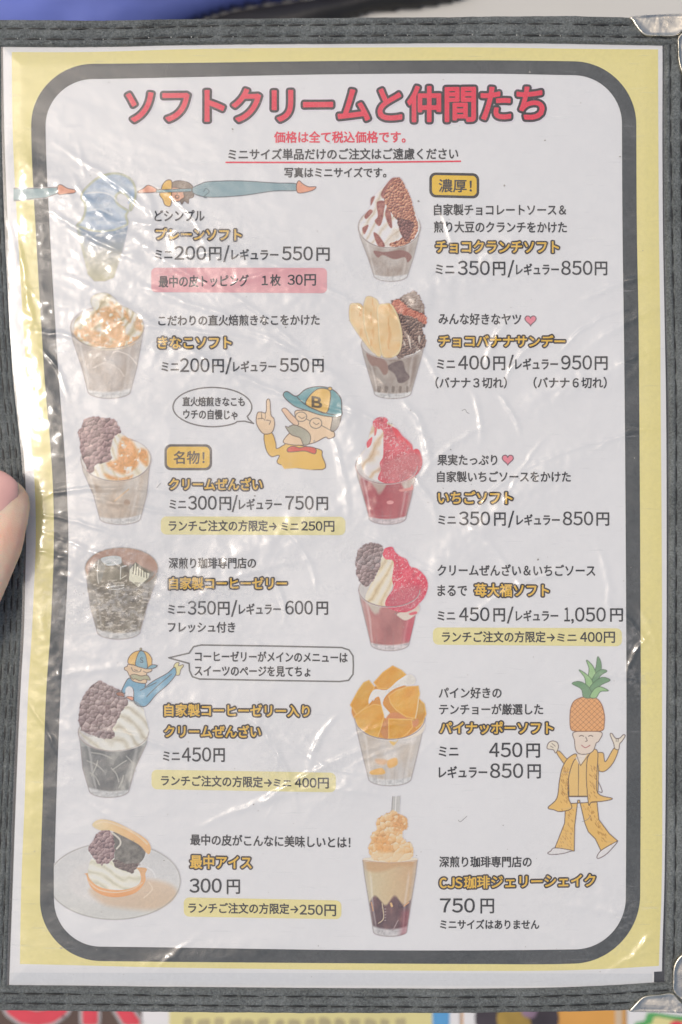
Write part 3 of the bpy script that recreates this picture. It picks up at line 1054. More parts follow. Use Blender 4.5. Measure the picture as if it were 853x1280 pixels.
# 5 jelly zenzai
heading('自家製コーヒーゼリー入り', 206.5, 387, (879.5, 894.5), (881.5, 896)); heading('クリームぜんざい', 206.5, 326, (906, 920.5), (907, 921.5))
price([('ミニ', 204.5, 225, 'k'), ('450', 228, 264, 'd'), ('円', 267.5, 281, 'e')], (934, 951.5))
band('lunch_band', 190, 420, (961.5, 986), (966, 990.5), 7, (222, 214, 158))
cap('ランチご注文の方限定→', 202, 340, (968.5, 981.5), (971, 984.5)); cap('ミニ', 342.5, 364, (974, 983), (974.5, 983.5)); cap('400円', 369, 411, (972, 985), (972.5, 985.5))
# 6 monaka
cap('最中の皮がこんなに美味しいとは！', 238.5, 438, (1042.5, 1056), (1046, 1060))
heading('最中アイス', 238.5, 314.5, (1068.5, 1085), (1070, 1086))
cap('300', 237.5, 277, (1098, 1115.5), (1098, 1115.5), name='price_text'); cap('円', 284, 300, (1099.5, 1117), (1099.5, 1117), name='price_text')
band('lunch_band', 230, 427, (1121.5, 1145.5), (1125.5, 1149), 7, (226, 216, 152))
cap('ランチご注文の方限定→', 236, 373, (1128, 1141), (1129.5, 1142.5)); cap('250円', 375, 420, (1130.5, 1144), (1131, 1145))
# right column
band('badge', 537, 599.5, (215, 246), (216, 247.5), 8, (60, 58, 56), 0.00008)
band('badge_fill', 540.3, 596.3, (218.3, 243), (219.3, 244.2), 5.5, (232, 192, 60), 0.00011)
cap('濃厚！', 549, 590, (223.5, 239.5), (224, 240), col=(58, 50, 38))
cap('自家製チョコレートソース＆', 543, 708, (254.5, 268.5), (255, 268.5)); cap('煎り大豆のクランチをかけた', 543, 709, (276, 290), (276.5, 290.5))
heading('チョコクランチソフト', 545.5, 699, (300.5, 315), (301, 315.5))
price(full((545, 568), ('350', 573, 612.5), (617, 632), (635, 643.5), (646, 699), ('850', 702.5, 741), (744.5, 759.5)), (325.5, 343), 0)
cap('みんな好きなヤツ', 549, 652, (391, 405), (391.5, 405.5))
heading('チョコバナナサンデー', 549, 707, (418.5, 432.5), (419, 433))
price(full((547, 569), ('400', 573.5, 613), (617.5, 632), (634.5, 643), (645, 698), ('950', 702.5, 740.5), (744.5, 760)), (444, 461.5), 0)
cap('（バナナ３切れ）', 545, 634, (471, 485), (471, 485)); cap('（バナナ６切れ）', 668, 759, (471, 485), (471, 485))
cap('果実たっぷり', 547.5, 622, (568, 581.5), (568, 581.5)); cap('自家製いちごソースをかけた', 547, 714, (589, 602.5), (589, 602.5))
heading('いちごソフト', 548.5, 641, (614.5, 629), (614.5, 629.5))
price(full((548.5, 570), ('350', 574.5, 613), (618.5, 632.5), (635.5, 643.5), (646.5, 700), ('850', 704.5, 742), (746.5, 762)), (639.5, 656.5), 0)
cap('クリームぜんざい＆いちごソース', 547.5, 744.5, (705.5, 719.5), (706, 720)); cap('まるで', 547.5, 584, (731.5, 745), (731.5, 745))
heading('苺大福ソフト', 594, 686.5, (730, 745.5), (730.5, 746))
price(full((547.5, 569), ('450', 574.5, 612), (617.5, 631.5), (634, 642.5), (645.5, 698), ('1,050', 706, 757.5), (763.5, 779)), (759.5, 776.5), 0)
band('lunch_band', 541.5, 778, (784.5, 806), (785.5, 808), 7, (220, 212, 152))
cap('ランチご注文の方限定→', 553, 694, (789.5, 803), (789.5, 803)); cap('ミニ', 697, 721, (792.5, 802), (792.5, 802)); cap('400円', 726, 769, (790, 803.5), (790, 803.5))
cap('パイン好きの', 549, 627, (859.5, 873), (859.5, 873)); cap('テンチョーが厳選した', 549.5, 679, (880, 893.5), (880, 893.5))
heading('パイナッポーソフト', 550.5, 691.5, (902.5, 917), (902.5, 917.5))
price([('ミニ', 549, 573, 'k'), ('450', 612, 653, 'd'), ('円', 658.5, 675, 'e')], (928.5, 946.5)); price([('レギュラー', 549, 609, 'r'), ('850', 613, 654, 'd'), ('円', 660, 676, 'e')], (954.5, 972.5))
cap('深煎り珈琲専門店の', 549.5, 664.5, (1070.5, 1084), (1070.5, 1084))
heading('CJS珈琲ジェリーシェイク', 550, 744, (1096, 1111), (1092.5, 1108))
cap('750', 550.5, 593.5, (1123, 1140.5), (1123, 1140.5), name='price_text'); cap('円', 601, 617.5, (1123.5, 1141.5), (1123.5, 1141.5), name='price_text')
cap('ミニサイズはありません', 550.5, 674, (1149.5, 1161), (1149.5, 1161))

# ------------------------------------------------------------ printed pictures
class Pic:
    """one printed picture: a fine grid of coloured cells lying on the sheet"""
    def __init__(s, x0, y0, x1, y1, step=0.75, org=(0, 0), sc=1.0):
        s.b = (x0, y0, x1, y1)
        xs = np.arange(x0, x1+step, step); ys = np.arange(y0, y1+step, step)
        s.X, s.Y = np.meshgrid(xs, ys)
        s.rgb = np.ones(s.X.shape + (3,)) * np.array([206, 205, 208.])
        s.a = np.zeros(s.X.shape)
        s.org = np.array(org, float); s.sc = sc
        s.aa = step*0.8
        s.tone = 0.95
    def P(s, pts, sm=True, closed=True, n=5):
        p = s.org + np.asarray(pts, float)/s.sc
        return smooth_poly(p, n, closed) if sm else p
    def cov(s, pts, sm=True, soft=None):
        P = s.P(pts, sm)
        f = soft or s.aa
        x0, y0 = P.min(0)-f*2-1; x1, y1 = P.max(0)+f*2+1
        c = np.zeros(s.X.shape)
        j = (s.X[0] >= x0) & (s.X[0] <= x1); i = (s.Y[:, 0] >= y0) & (s.Y[:, 0] <= y1)
        if not j.any() or not i.any():
            return c
        ix = np.ix_(i, j)
        d = inside_sd(s.X[ix], s.Y[ix], P)
        c[ix] = 1 - sstep(-f, f, d)
        return c
    def put(s, c, col, al=1.0, solid=True):
        c = c*al
        col = np.asarray(col, float)
        s.rgb = s.rgb*(1-c[..., None]) + col*c[..., None]
        if solid: s.a = np.maximum(s.a, c)
    def fill(s, pts, col, sm=True, al=1.0, soft=None, mask=None):
        c = s.cov(pts, sm, soft)
        if mask is not None: c = c*mask
        s.put(c, col, al)
        return c
    def stroke(s, pts, w, col, sm=True, closed=False, al=1.0, mask=None):
        P = s.P(pts, sm, closed)
        n = len(P)
        x0, y0 = P.min(0)-w-2; x1, y1 = P.max(0)+w+2
        j = (s.X[0] >= x0) & (s.X[0] <= x1); i = (s.Y[:, 0] >= y0) & (s.Y[:, 0] <= y1)
        c = np.zeros(s.X.shape)
        if not j.any() or not i.any(): return c
        ix = np.ix_(i, j); X = s.X[ix]; Y = s.Y[ix]
        d = np.full(X.shape, 1e9)
        for k in range(n if closed else n-1):
            ax, ay = P[k]; bx, by = P[(k+1) % n]
            ex, ey = bx-ax, by-ay; L = ex*ex+ey*ey+1e-12
            t = np.clip(((X-ax)*ex+(Y-ay)*ey)/L, 0, 1)
            d = np.minimum(d, np.hypot(X-ax-t*ex, Y-ay-t*ey))
        c[ix] = 1 - sstep(w/2-s.aa*0.7, w/2+s.aa*0.7, d)
        if mask is not None: c = c*mask
        s.put(c, col, al)
        return c
    def outlined(s, pts, col, oc=(112, 96, 84), w=1.0, sm=True, al=1.0):
        c = s.fill(pts, col, sm, al)
        s.stroke(pts, w, oc, sm, True)
        return c
    def ell(s, cx, cy, rx, ry, n=28, rot=0):
        a = np.linspace(0, 2*math.pi, n, endpoint=False)
        x = np.cos(a)*rx; y = np.sin(a)*ry
        c, q = math.cos(rot), math.sin(rot)
        return np.stack([cx + x*c - y*q, cy + x*q + y*c], 1)
    def worley(s, spacing, seed):
        """lit lumps: returns shade -1..1, edge distance, cell random"""
        r = np.random.RandomState(seed)
        x0, y0, x1, y1 = s.b
        gx = np.arange(x0-spacing, x1+spacing*2, spacing); gy = np.arange(y0-spacing, y1+spacing*2, spacing)
        jx = r.rand(len(gy), len(gx)); jy = r.rand(len(gy), len(gx)); jr = r.rand(len(gy), len(gx))
        wx = s.X + 1.2*(fbm(s.X/4, s.Y/4, seed, 2)-0.5)*spacing*0.5; wy = s.Y + 1.2*(fbm(s.X/4+50, s.Y/4, seed, 2)-0.5)*spacing*0.5
        ci = np.floor((wx-gx[0])/spacing).astype(int); cj = np.floor((wy-gy[0])/spacing).astype(int)
        f1 = np.full(s.X.shape, 1e9); f2 = f1.copy(); dx = np.zeros(s.X.shape); dy = dx.copy(); cr_ = dx.copy()
        for di in (-1, 0, 1):
            for dj in (-1, 0, 1):
                ii = np.clip(ci+di, 0, len(gx)-1); jj = np.clip(cj+dj, 0, len(gy)-1)
                px = gx[ii] + jx[jj, ii]*spacing; py = gy[jj] + jy[jj, ii]*spacing
                d = np.hypot(wx-px, wy-py)
                m = d < f1
                f2 = np.where(m, f1, np.minimum(f2, d))
                dx = np.where(m, wx-px, dx); dy = np.where(m, wy-py, dy); cr_ = np.where(m, jr[jj, ii], cr_)
                f1 = np.where(m, d, f1)
        sh = np.clip((-dx*0.5-dy*0.85)/(spacing*0.55), -1, 1)
        return sh, (f2-f1)/spacing, cr_
    def grain(s, amp=0.05, seed=3):
        n = fbm(s.X/1.6, s.Y/1.6, seed, 2)-0.5
        s.rgb = np.clip(s.rgb*(1+amp*2*n[..., None]*(s.a > 0.02)[..., None]), 0, 255)
    def build(s, name, label=None, dx=0, z=0.00010):
        ny, nx = s.X.shape
        if label and 'photo' in label:
            s.rgb = np.clip(s.rgb*s.tone, 0, 255)
            k = s.rgb.copy()
            for ax in (0, 1):
                k = sum(np.roll(k, d, ax) for d in (-2, -1, 0, 1, 2))/5
            ins = (s.a > 0.5)[..., None]
            s.rgb = np.where(ins, np.clip(s.rgb + 0.45*(s.rgb - k), 0, 255), s.rgb)
            s.grain(0.03)
        else:
            g = s.rgb.mean(-1, keepdims=True)
            s.rgb = g + (s.rgb-g)*0.86
            s.grain(0.03)
        keepv = s.a > 0.03
        Q = grid_quads(ny, nx)
        m = keepv.reshape(-1)[Q].any(1)
        Q = Q[m]
        used, inv = np.unique(Q, return_inverse=True)
        Q = inv.reshape(Q.shape)
        V = wpos(s.X.reshape(-1)[used], s.Y.reshape(-1)[used], z)
        o = quads_mesh(name, V, Q, MAT_PHOTO, page)
        at_ = o.data.color_attributes.new('Col', 'FLOAT_COLOR', 'POINT')
        c = np.ones((len(used), 4)); c[:, :3] = ink(s.rgb.reshape(-1, 3)[used])
        at_.data.foreach_set('color', c.ravel().astype(np.float32))
        if label: o['label'] = label
        return o

def lerp3(t, *cols):
    """t 0..1 through a list of colours"""
    cols = np.array(cols, float); n = len(cols)-1
    x = np.clip(t, 0, 1)*n; i = np.clip(x.astype(int), 0, n-1); f = (x-i)[..., None]
    return cols[i]*(1-f) + cols[i+1]*f

def glass(p, rim, bot, content, seed=1, rimc=(160, 150, 142), facets=True):
    """tapered tumbler. rim=(cx,cy,rx,ry) bot=(cx,y,rx,ry), in the picture's own units"""
    cx, cy, rx, ry = rim; bx, by, brx, bry = bot
    a = np.linspace(0, math.pi, 15)
    low = [(bx+brx*math.cos(t), by-bry+bry*math.sin(t)) for t in a]
    pts = [(cx-rx, cy)] + [(cx-rx+(rx*0.06), cy+(by-cy)*0.18), (bx-brx-(rx-brx)*0.42, cy+(by-cy)*0.55)] + low[::-1] + [(bx+brx+(rx-brx)*0.42, cy+(by-cy)*0.55), (cx+rx-(rx*0.06), cy+(by-cy)*0.18), (cx+rx, cy)] 
    up = [(cx+rx*math.cos(t), cy-ry*math.sin(t)) for t in a[1:-1]]
    body = pts + up
    m = p.cov(body, False)
    U = ((p.X-p.org[0])*p.sc - cx)/rx; Vv = ((p.Y-p.org[1])*p.sc - cy)/(by-cy)
    width = 1 - (1-brx/rx)*np.clip(Vv, 0, 1)
    u = U/width
    p.put(m, content(u, Vv)*0.93)
    # edges of the glass go greyer, base is thick clear glass
    e = sstep(0.80, 1.0, np.abs(u))
    p.put(m*e*0.5, (186, 184, 178), solid=False)
    base = sstep(0.885, 0.93, Vv + 0.05*(u*u))
    nb = fbm(u*6, Vv*30, seed, 3)
    p.put(m*base*0.85, lerp3(nb, (168, 170, 168), (208, 210, 208), (228, 228, 224)), solid=False)
    for uu, w_, al in ((-0.80, 0.05, 0.4), (0.72, 0.06, 0.3)):
        st = gauss(u, uu + 0.02*np.sin(Vv*9+seed), w_)*sstep(0.1, 0.25, Vv)*(1-sstep(0.8, 0.95, Vv))
        p.put(m*st*al, (226, 224, 218), solid=False)
    if facets:
        fc = (np.abs(np.sin(u*4.2*math.pi/2*1.2)) > 0.97)*sstep(0.6, 0.85, Vv)*0.15
        p.put(m*fc, (150, 146, 140), solid=False)
    p.stroke(pts, 0.9, (158, 150, 144), False, False, al=0.75)
    return m, u, Vv

def rim_front(p, rim, col=(150, 138, 130), w=1.1, al=0.8, back=True):
    cx, cy, rx, ry = rim
    a = np.linspace(0, math.pi, 24)
    p.stroke([(cx+rx*math.cos(t), cy+ry*math.sin(t)) for t in a], w, col, False, False, al=al)
    p.stroke([(cx+rx*math.cos(t), cy+ry*math.sin(t)+w*p.sc*0.9) for t in a], w*0.6, (216, 210, 204), False, False, al=al*0.6)

def rim_back(p, rim, col=(176, 166, 158), al=0.8, inner=(200, 196, 190)):
    cx, cy, rx, ry = rim
    c = p.fill(p.ell(cx, cy, rx, ry), inner, al=0.9)
    p.stroke(p.ell(cx, cy, rx, ry), 1.1, col, True, True, al=al)

def lumps(p, pts, cols, sp=4.2, seed=1, edge=(110, 84, 84), al=1.0, rough=1.6, contrast=0.5):
    P0 = np.array(pts, float)
    Q = p.P(pts)
    c = p.cov(pts)
    # ragged outline
    d = inside_sd(p.X, p.Y, Q) + rough*2*(fbm(p.X/3.2, p.Y/3.2, seed+3, 3)-0.5)
    c = (1 - sstep(-p.aa, p.aa, d))
    sh, ed, cr_ = p.worley(sp, seed)
    t = np.clip(0.5 + contrast*sh*0.9 + 0.35*(cr_-0.5) + 0.5*(fbm(p.X/9, p.Y/9, seed, 2)-0.5), 0, 1)
    p.put(c, lerp3(t, *cols), al)
    p.put(c*(1-sstep(0.0, 0.16, ed))*0.38, edge, solid=False)
    hi = (sh > 0.45)*(cr_ > 0.55)*(fbm(p.X/1.3, p.Y/1.3, seed+8, 2) > 0.55)
    p.put(c*hi*0.4, cols[-1], solid=False)
    return c

def cream(p, pts, cols, seed=1, ang=-0.5, per=11, al=1.0, warp=7):
    c = p.cov(pts)
    ca, sa = math.cos(ang), math.sin(ang)
    w = warp*(fbm(p.X/22, p.Y/22, seed, 3)-0.5)*2
    v = (-(p.X)*sa + p.Y*ca + w + 4*np.sin(p.X/13+seed))/per
    f = v - np.floor(v)
    t = np.where(f < 0.78, 0.35+0.65*np.sin(f/0.78*math.pi), 0.18 + 0.5*np.abs(f-0.89)/0.11*0.5)
    t = np.clip(t + 0.35*(fbm(p.X/10, p.Y/10, seed+5, 3)-0.5), 0, 1)
    p.put(c, lerp3(t, *cols), al)
    return c

def powder(p, pts, col, seed=1, al=0.9, th=0.45):
    c = p.cov(pts, soft=3.0)
    n = fbm(p.X/5, p.Y/5, seed, 4)
    m = sstep(th-0.10, th+0.10, n)
    col2 = lerp3(fbm(p.X/1.5, p.Y/1.5, seed+2, 2), np.array(col)*0.86, np.array(col), np.minimum(np.array(col)*1.10, 255))
    p.put(c*m, col2, al, solid=False)

def streaks(p, pts, col, seed=1, al=0.7, sx=3.0, sy=9.0, th=0.5, mask=None):
    c = p.cov(pts)
    if mask is not None: c = c*mask
    n = fbm(p.X/sx, p.Y/sy, seed, 3)
    p.put(c*sstep(th-0.06, th+0.06, n), col, al, solid=False)

# 1 -- plain soft cone
p = Pic(92, 212, 175, 354, 0.75, (70, 200), 6.093)
sil = [(160, 505), (190, 468), (212, 430), (222, 375), (215, 330), (193, 300), (200, 250), (250, 190), (330, 128), (440, 98), (530, 115), (590, 160), (618, 240), (608, 320), (582, 388), (562, 385), (562, 320), (530, 275), (495, 258), (466, 285), (478, 330), (520, 362), (560, 390), (545, 430), (552, 500), (440, 550), (330, 558), (230, 535)]
cream(p, sil, ((146, 164, 178), (160, 177, 192), (174, 189, 202), (196, 206, 212)), 3, 0.38, 17, 1, 9)
c = p.cov(sil)
Pq = p.P(sil); dd = -inside_sd(p.X, p.Y, Pq)
p.put(c*(1-sstep(0.5, 4.5, dd))*0.75, (190, 188, 146), solid=False)
p.stroke([(590, 230), (585, 290), (560, 330)], 3.0, (176, 194, 210), al=0.6)
p.stroke([(230, 260), (330, 250), (420, 270), (470, 320)], 2.2, (232, 232, 226), al=0.6)
p.stroke([(250, 390), (340, 380), (430, 420)], 3.0, (228, 232, 230), al=0.6)
cone = [(158, 505), (250, 548), (350, 556), (450, 545), (552, 505), (538, 590), (520, 665), (480, 800), (447, 902), (378, 928), (300, 928), (250, 875), (222, 760), (192, 640)]
c = p.cov(cone, False)
Vy = (p.Y-283)/70
p.put(c, lerp3(np.clip(Vy + 0.15*(fbm(p.X/12, p.Y/6, 5, 3)-0.5), 0, 1), (142, 160, 176), (154, 164, 172), (186, 186, 176), (184, 182, 162), (182, 178, 146)))
p.put(c*gauss(p.X, 97+(p.Y-283)*0.22, 4)*0.6, (206, 204, 172), solid=False)
p.put(c*sstep(0.55, 0.7, fbm(p.X/10+p.Y/14, p.Y/5, 8, 4))*0.5, (224, 222, 212), solid=False)
p.build('dessert_photo', 'pale photo of plain soft cream cone')

# 2 -- kinako soft in glass
p = Pic(87, 364, 184, 500, 0.75, (80, 360), 7.755)
rim = (430, 390, 352, 205)
rim_back(p, rim)
def cont(u, v):
    n = fbm(u*3+4, v*4, 4, 4); return lerp3(n, (172, 158, 140), (194, 182, 168), (206, 198, 188), (214, 210, 202))
glass(p, rim, (450, 1075, 205, 70), cont, 2)
rim_back(p, rim)
top = [(118, 440), (120, 330), (180, 270), (270, 240), (300, 215), (275, 160), (280, 100), (340, 62), (430, 60), (500, 110), (550, 170), (620, 200), (700, 250), (765, 330), (770, 430), (700, 530), (570, 590), (430, 606), (280, 580), (170, 520)]
cream(p, top, ((166, 152, 118), (200, 190, 158), (216, 210, 188), (234, 232, 220)), 12, -0.9, 13, 1, 8)
p.stroke(top, 1.0, (186, 180, 150), True, True, al=0.5)
for pts, s_ in (([(200, 380), (300, 260), (380, 200), (480, 190), (560, 280), (600, 430), (560, 520), (440, 480), (380, 400), (370, 320), (250, 430)], 1), ([(190, 400), (350, 430), (480, 520), (500, 590), (300, 575), (120, 470), (120, 400)], 2), ([(440, 140), (520, 160), (620, 240), (650, 340), (560, 250)], 3), ([(700, 300), (760, 320), (765, 420), (700, 400)], 4), ([(470, 430), (650, 470), (740, 480), (640, 570), (500, 570)], 5)):
    powder(p, pts, (210, 162, 108), s_, 0.9, 0.34)
p.fill([(320, 130), (350, 150), (345, 200), (320, 220), (312, 170)], (226, 224, 208))
rim_front(p, rim)
p.stroke([(480, 640), (530, 620), (640, 660), (710, 740)], 1.4, (226, 218, 206), al=0.7)
p.stroke([(300, 780), (420, 730), (540, 790), (590, 860)], 1.8, (212, 204, 194), al=0.6)
p.build('dessert_photo', 'photo of soft cream dusted with roasted soybean flour in a glass')

# 3 -- cream zenzai
p = Pic(97, 518, 193, 658, 0.75, (90, 510), 7.755)
rim = (440, 500, 335, 210)
def cont(u, v):
    n = fbm(u*2.5+v*2+1, v*3-u, 9, 4); return lerp3(n, (176, 154, 132), (200, 184, 164), (212, 204, 190), (220, 216, 206))
glass(p, rim, (480, 1128, 195, 60), cont, 3)
rim_back(p, rim)
p.stroke([(430, 900), (500, 840), (560, 790)], 2, (206, 176, 138), al=0.7); p.fill(p.ell(545, 915, 30, 28), (172, 150, 128), soft=1.5)
cr_pts = [(200, 620), (300, 500), (390, 400), (420, 250), (490, 250), (560, 310), (660, 340), (740, 410), (765, 500), (720, 600), (600, 680), (450, 702), (320, 690)]
cream(p, cr_pts, ((196, 180, 148), (216, 208, 182), (228, 222, 204), (234, 232, 222)), 5, 0.9, 12)
for pts, s_ in (([(460, 380), (510, 280), (600, 330), (650, 460), (640, 570), (520, 640), (400, 600), (350, 530), (450, 500)], 1), ([(650, 400), (740, 420), (740, 560), (660, 500)], 2), ([(330, 640), (480, 680), (600, 650), (560, 695), (400, 700)], 3)):
    powder(p, pts, (214, 154, 92), s_+6, 0.95, 0.32)
lumps(p, [(75, 240), (110, 190), (130, 125), (210, 88), (310, 100), (400, 108), (450, 150), (485, 240), (430, 270), (400, 340), (385, 430), (405, 490), (340, 530), (240, 560), (230, 610), (180, 630), (140, 540), (98, 430), (95, 330)], ((106, 84, 84), (138, 112, 110), (162, 134, 132), (188, 160, 154)), 5.2, 21)
rim_front(p, rim, al=0.6)
p.build('dessert_photo', 'photo of soft cream with red bean paste and orange powder')

# 4 -- coffee jelly
p = Pic(107, 682, 200, 801, 0.75, (90, 670), 7.108)
rim = (452, 285, 322, 185)
def cont(u, v):
    n = fbm(u*5, v*9, 4, 5); return lerp3(n, (96, 90, 78), (124, 117, 102), (150, 143, 126), (196, 190, 174))
glass(p, rim, (425, 912, 190, 70), cont, 4)
p.fill(p.ell(452, 285, 318, 182), lerp3(fbm(p.X/14, p.Y/14, 4, 3), (168, 134, 112), (176, 146, 128), (186, 164, 150)))
p.stroke(p.ell(452, 285, 320, 184), 1.1, (168, 166, 156), True, True, al=0.8)
p.fill([(160, 330), (250, 210), (420, 180), (480, 260), (560, 250), (690, 300), (740, 340), (640, 440), (480, 480), (300, 470), (190, 420)], lerp3(fbm(p.X/6, p.Y/6, 14, 3), (104, 98, 84), (132, 125, 108), (160, 152, 134)), soft=2)
p.fill([(262, 205), (300, 240), (310, 290), (296, 330), (262, 420), (236, 400), (236, 300), (246, 220)], (148, 146, 134)); 
p.fill([(270, 200), (350, 176), (436, 180), (452, 215), (440, 245), (350, 262), (310, 250)], (198, 204, 200)); p.stroke([(300, 225), (360, 205), (430, 205)], 1.2, (222, 226, 222)); p.stroke([(310, 245), (380, 235)], 1.0, (160, 166, 160))
p.fill([(300, 300), (440, 260), (470, 330), (440, 400), (330, 390)], (140, 134, 116), soft=1.5)
p.stroke([(330, 455), (400, 440), (470, 435)], 2.0, (214, 214, 204)); p.stroke([(340, 468), (420, 470), (470, 455)], 1.2, (222, 222, 212))
p.stroke([(250, 215), (238, 320), (250, 420)], 1.0, (206, 200, 186))
p.stroke([(445, 270), (440, 380)], 1.0, (216, 214, 200)); p.stroke([(440, 380), (490, 350)], 1.0, (200, 196, 178)); p.stroke([(460, 270), (490, 262)], 1.4, (232, 232, 224))
p.outlined([(575, 232), (700, 330), (690, 370), (600, 455), (515, 390), (520, 300)], (218, 216, 192), (130, 128, 112), 0.8, False)
for k in range(6):
    p.stroke([(560+k*22, 250+k*14), (556+k*23, 300+k*10), (552+k*24, 330+k*8)], 1.3, (112, 108, 92), al=0.85)
p.fill([(575, 232), (700, 330), (660, 320), (580, 262)], (116, 112, 96), False)
p.put(p.cov([(160, 430), (700, 430), (620, 800), (420, 860), (240, 800)])*sstep(0.56, 0.66, fbm(p.X/5, p.Y/2.2, 31, 4))*0.6, (214, 206, 190), solid=False)
p.put(p.cov([(160, 430), (700, 430), (620, 800), (420, 860), (240, 800)])*sstep(0.58, 0.66, fbm(p.X/4, p.Y/3, 37, 4))*0.4, (120, 112, 96), solid=False)
p.build('dessert_photo', 'photo of dark coffee jelly with ice in a glass')

# 5 -- coffee jelly zenzai
p = Pic(97, 847, 189, 999, 0.75, (80, 800), 5.331)
rim = (335, 610, 232, 125)
def cont(u, v):
    n = fbm(u*2.2+v*2.5, v*3-u*1.5, 6, 4); t = np.clip(n + 0.25*(v < 0.22), 0, 1)
    return lerp3(t, (104, 106, 104), (118, 120, 118), (134, 136, 132), (176, 176, 168), (196, 196, 186))
m, u, v = glass(p, rim, (305, 1045, 132, 48), cont, 5)
for a_, b_ in (((190, 745), (330, 790)), ((160, 800), (270, 870)), ((230, 800), (190, 900)), ((320, 850), (370, 940)), ((330, 860), (420, 800)), ((420, 770), (480, 870)), ((180, 880), (240, 960)), ((400, 900), (370, 980))):
    p.stroke([a_, ((a_[0]+b_[0])/2+8, (a_[1]+b_[1])/2-8), b_], 1.5, (178, 178, 168), al=0.7)
p.put(m*(1-sstep(0.1, 0.3, v))*0.5, (178, 184, 180), solid=False)
rim_back(p, rim)
cream(p, [(105, 600), (180, 640), (300, 600), (340, 520), (400, 440), (460, 400), (530, 450), (545, 500), (560, 560), (568, 620), (530, 690), (420, 730), (300, 735), (180, 690)], ((178, 168, 146), (200, 196, 178), (214, 212, 198), (226, 226, 216)), 8, 0.6, 14)
lumps(p, [(108, 470), (130, 390), (180, 310), (250, 268), (310, 300), (380, 330), (425, 390), (430, 430), (390, 470), (360, 540), (330, 590), (345, 640), (290, 655), (200, 630), (130, 600), (105, 540)], ((112, 98, 94), (140, 124, 120), (160, 144, 140), (186, 170, 164)), 5.5, 31)
rim_front(p, rim, al=0.5)
p.build('dessert_photo', 'photo of bean paste and soft cream over dark coffee jelly')

# 6 -- monaka ice on a plate
p = Pic(68, 1018, 228, 1153, 0.75, (60, 1010), 4.739)
plate = p.ell(395, 430, 390, 228, 40)
p.fill(plate, lerp3(np.clip((p.Y-1050)/90, 0, 1), (200, 201, 198), (206, 207, 203), (202, 203, 196)))
p.fill(p.ell(380, 430, 255, 140, 40), (210, 209, 204), soft=4)
sh_ = p.cov([(260, 470), (560, 420), (740, 460), (760, 540), (640, 600), (440, 590), (320, 560)], soft=5)
p.put(sh_, (204, 178, 146), 0.75, solid=False)
p.stroke([(600, 440), (620, 480), (570, 530)], 1.6, (222, 208, 186), al=0.7); p.stroke([(590, 350), (620, 370), (640, 410)], 1.8, (226, 226, 222), al=0.8)
p.stroke(plate, 0.9, (158, 156, 144), True, True, al=0.8)
p.fill([(232, 400), (250, 380), (560, 350), (578, 390), (575, 440), (520, 500), (420, 526), (330, 515), (260, 470)], lerp3(np.clip((p.Y-1090)/30, 0, 1), (214, 172, 128), (228, 176, 126), (222, 160, 104)))
p.stroke([(240, 430), (300, 480), (400, 498), (500, 480), (560, 440)], 1.5, (236, 208, 172), al=0.9)
cream(p, [(240, 390), (260, 300), (300, 310), (400, 300), (520, 350), (552, 400), (540, 450), (470, 480), (380, 482), (290, 455)], ((186, 184, 160), (208, 206, 184), (220, 218, 200), (228, 228, 216)), 18, 0.35, 13)
c = p.fill([(370, 160), (410, 140), (500, 180), (575, 235), (572, 290), (540, 330), (500, 370), (440, 365), (400, 330), (395, 260)], lerp3(fbm(p.X/5, p.Y/5, 2, 4), (98, 98, 94), (114, 112, 106), (134, 132, 124), (156, 152, 146)))
lumps(p, [(395, 300), (470, 330), (545, 320), (520, 365), (500, 388), (470, 372), (430, 360), (400, 340)], ((102, 94, 90), (122, 112, 106), (146, 132, 126)), 3.5, 44, rough=2.2)
lumps(p, [(240, 240), (265, 200), (285, 160), (340, 125), (375, 140), (400, 200), (395, 270), (370, 320), (310, 330), (270, 290)], ((106, 90, 92), (140, 118, 118), (162, 140, 138), (184, 162, 158)), 4.6, 45, rough=2.2)
p.fill([(266, 100), (290, 72), (330, 64), (400, 80), (500, 130), (580, 180), (610, 225), (608, 262), (590, 268), (540, 215), (440, 160), (370, 130), (310, 128)], lerp3(np.clip((p.X-115)/60, 0, 1), (214, 200, 160), (226, 196, 146), (232, 190, 138)))
p.stroke([(290, 90), (340, 78), (420, 100), (520, 150), (590, 210)], 2.2, (238, 218, 184), al=0.8)
p.stroke([(385, 145), (425, 180), (432, 210), (410, 238)], 2.2, (214, 210, 196), al=0.8)
p.build('dessert_photo', 'photo of wafer sandwich with bean paste on a white plate')

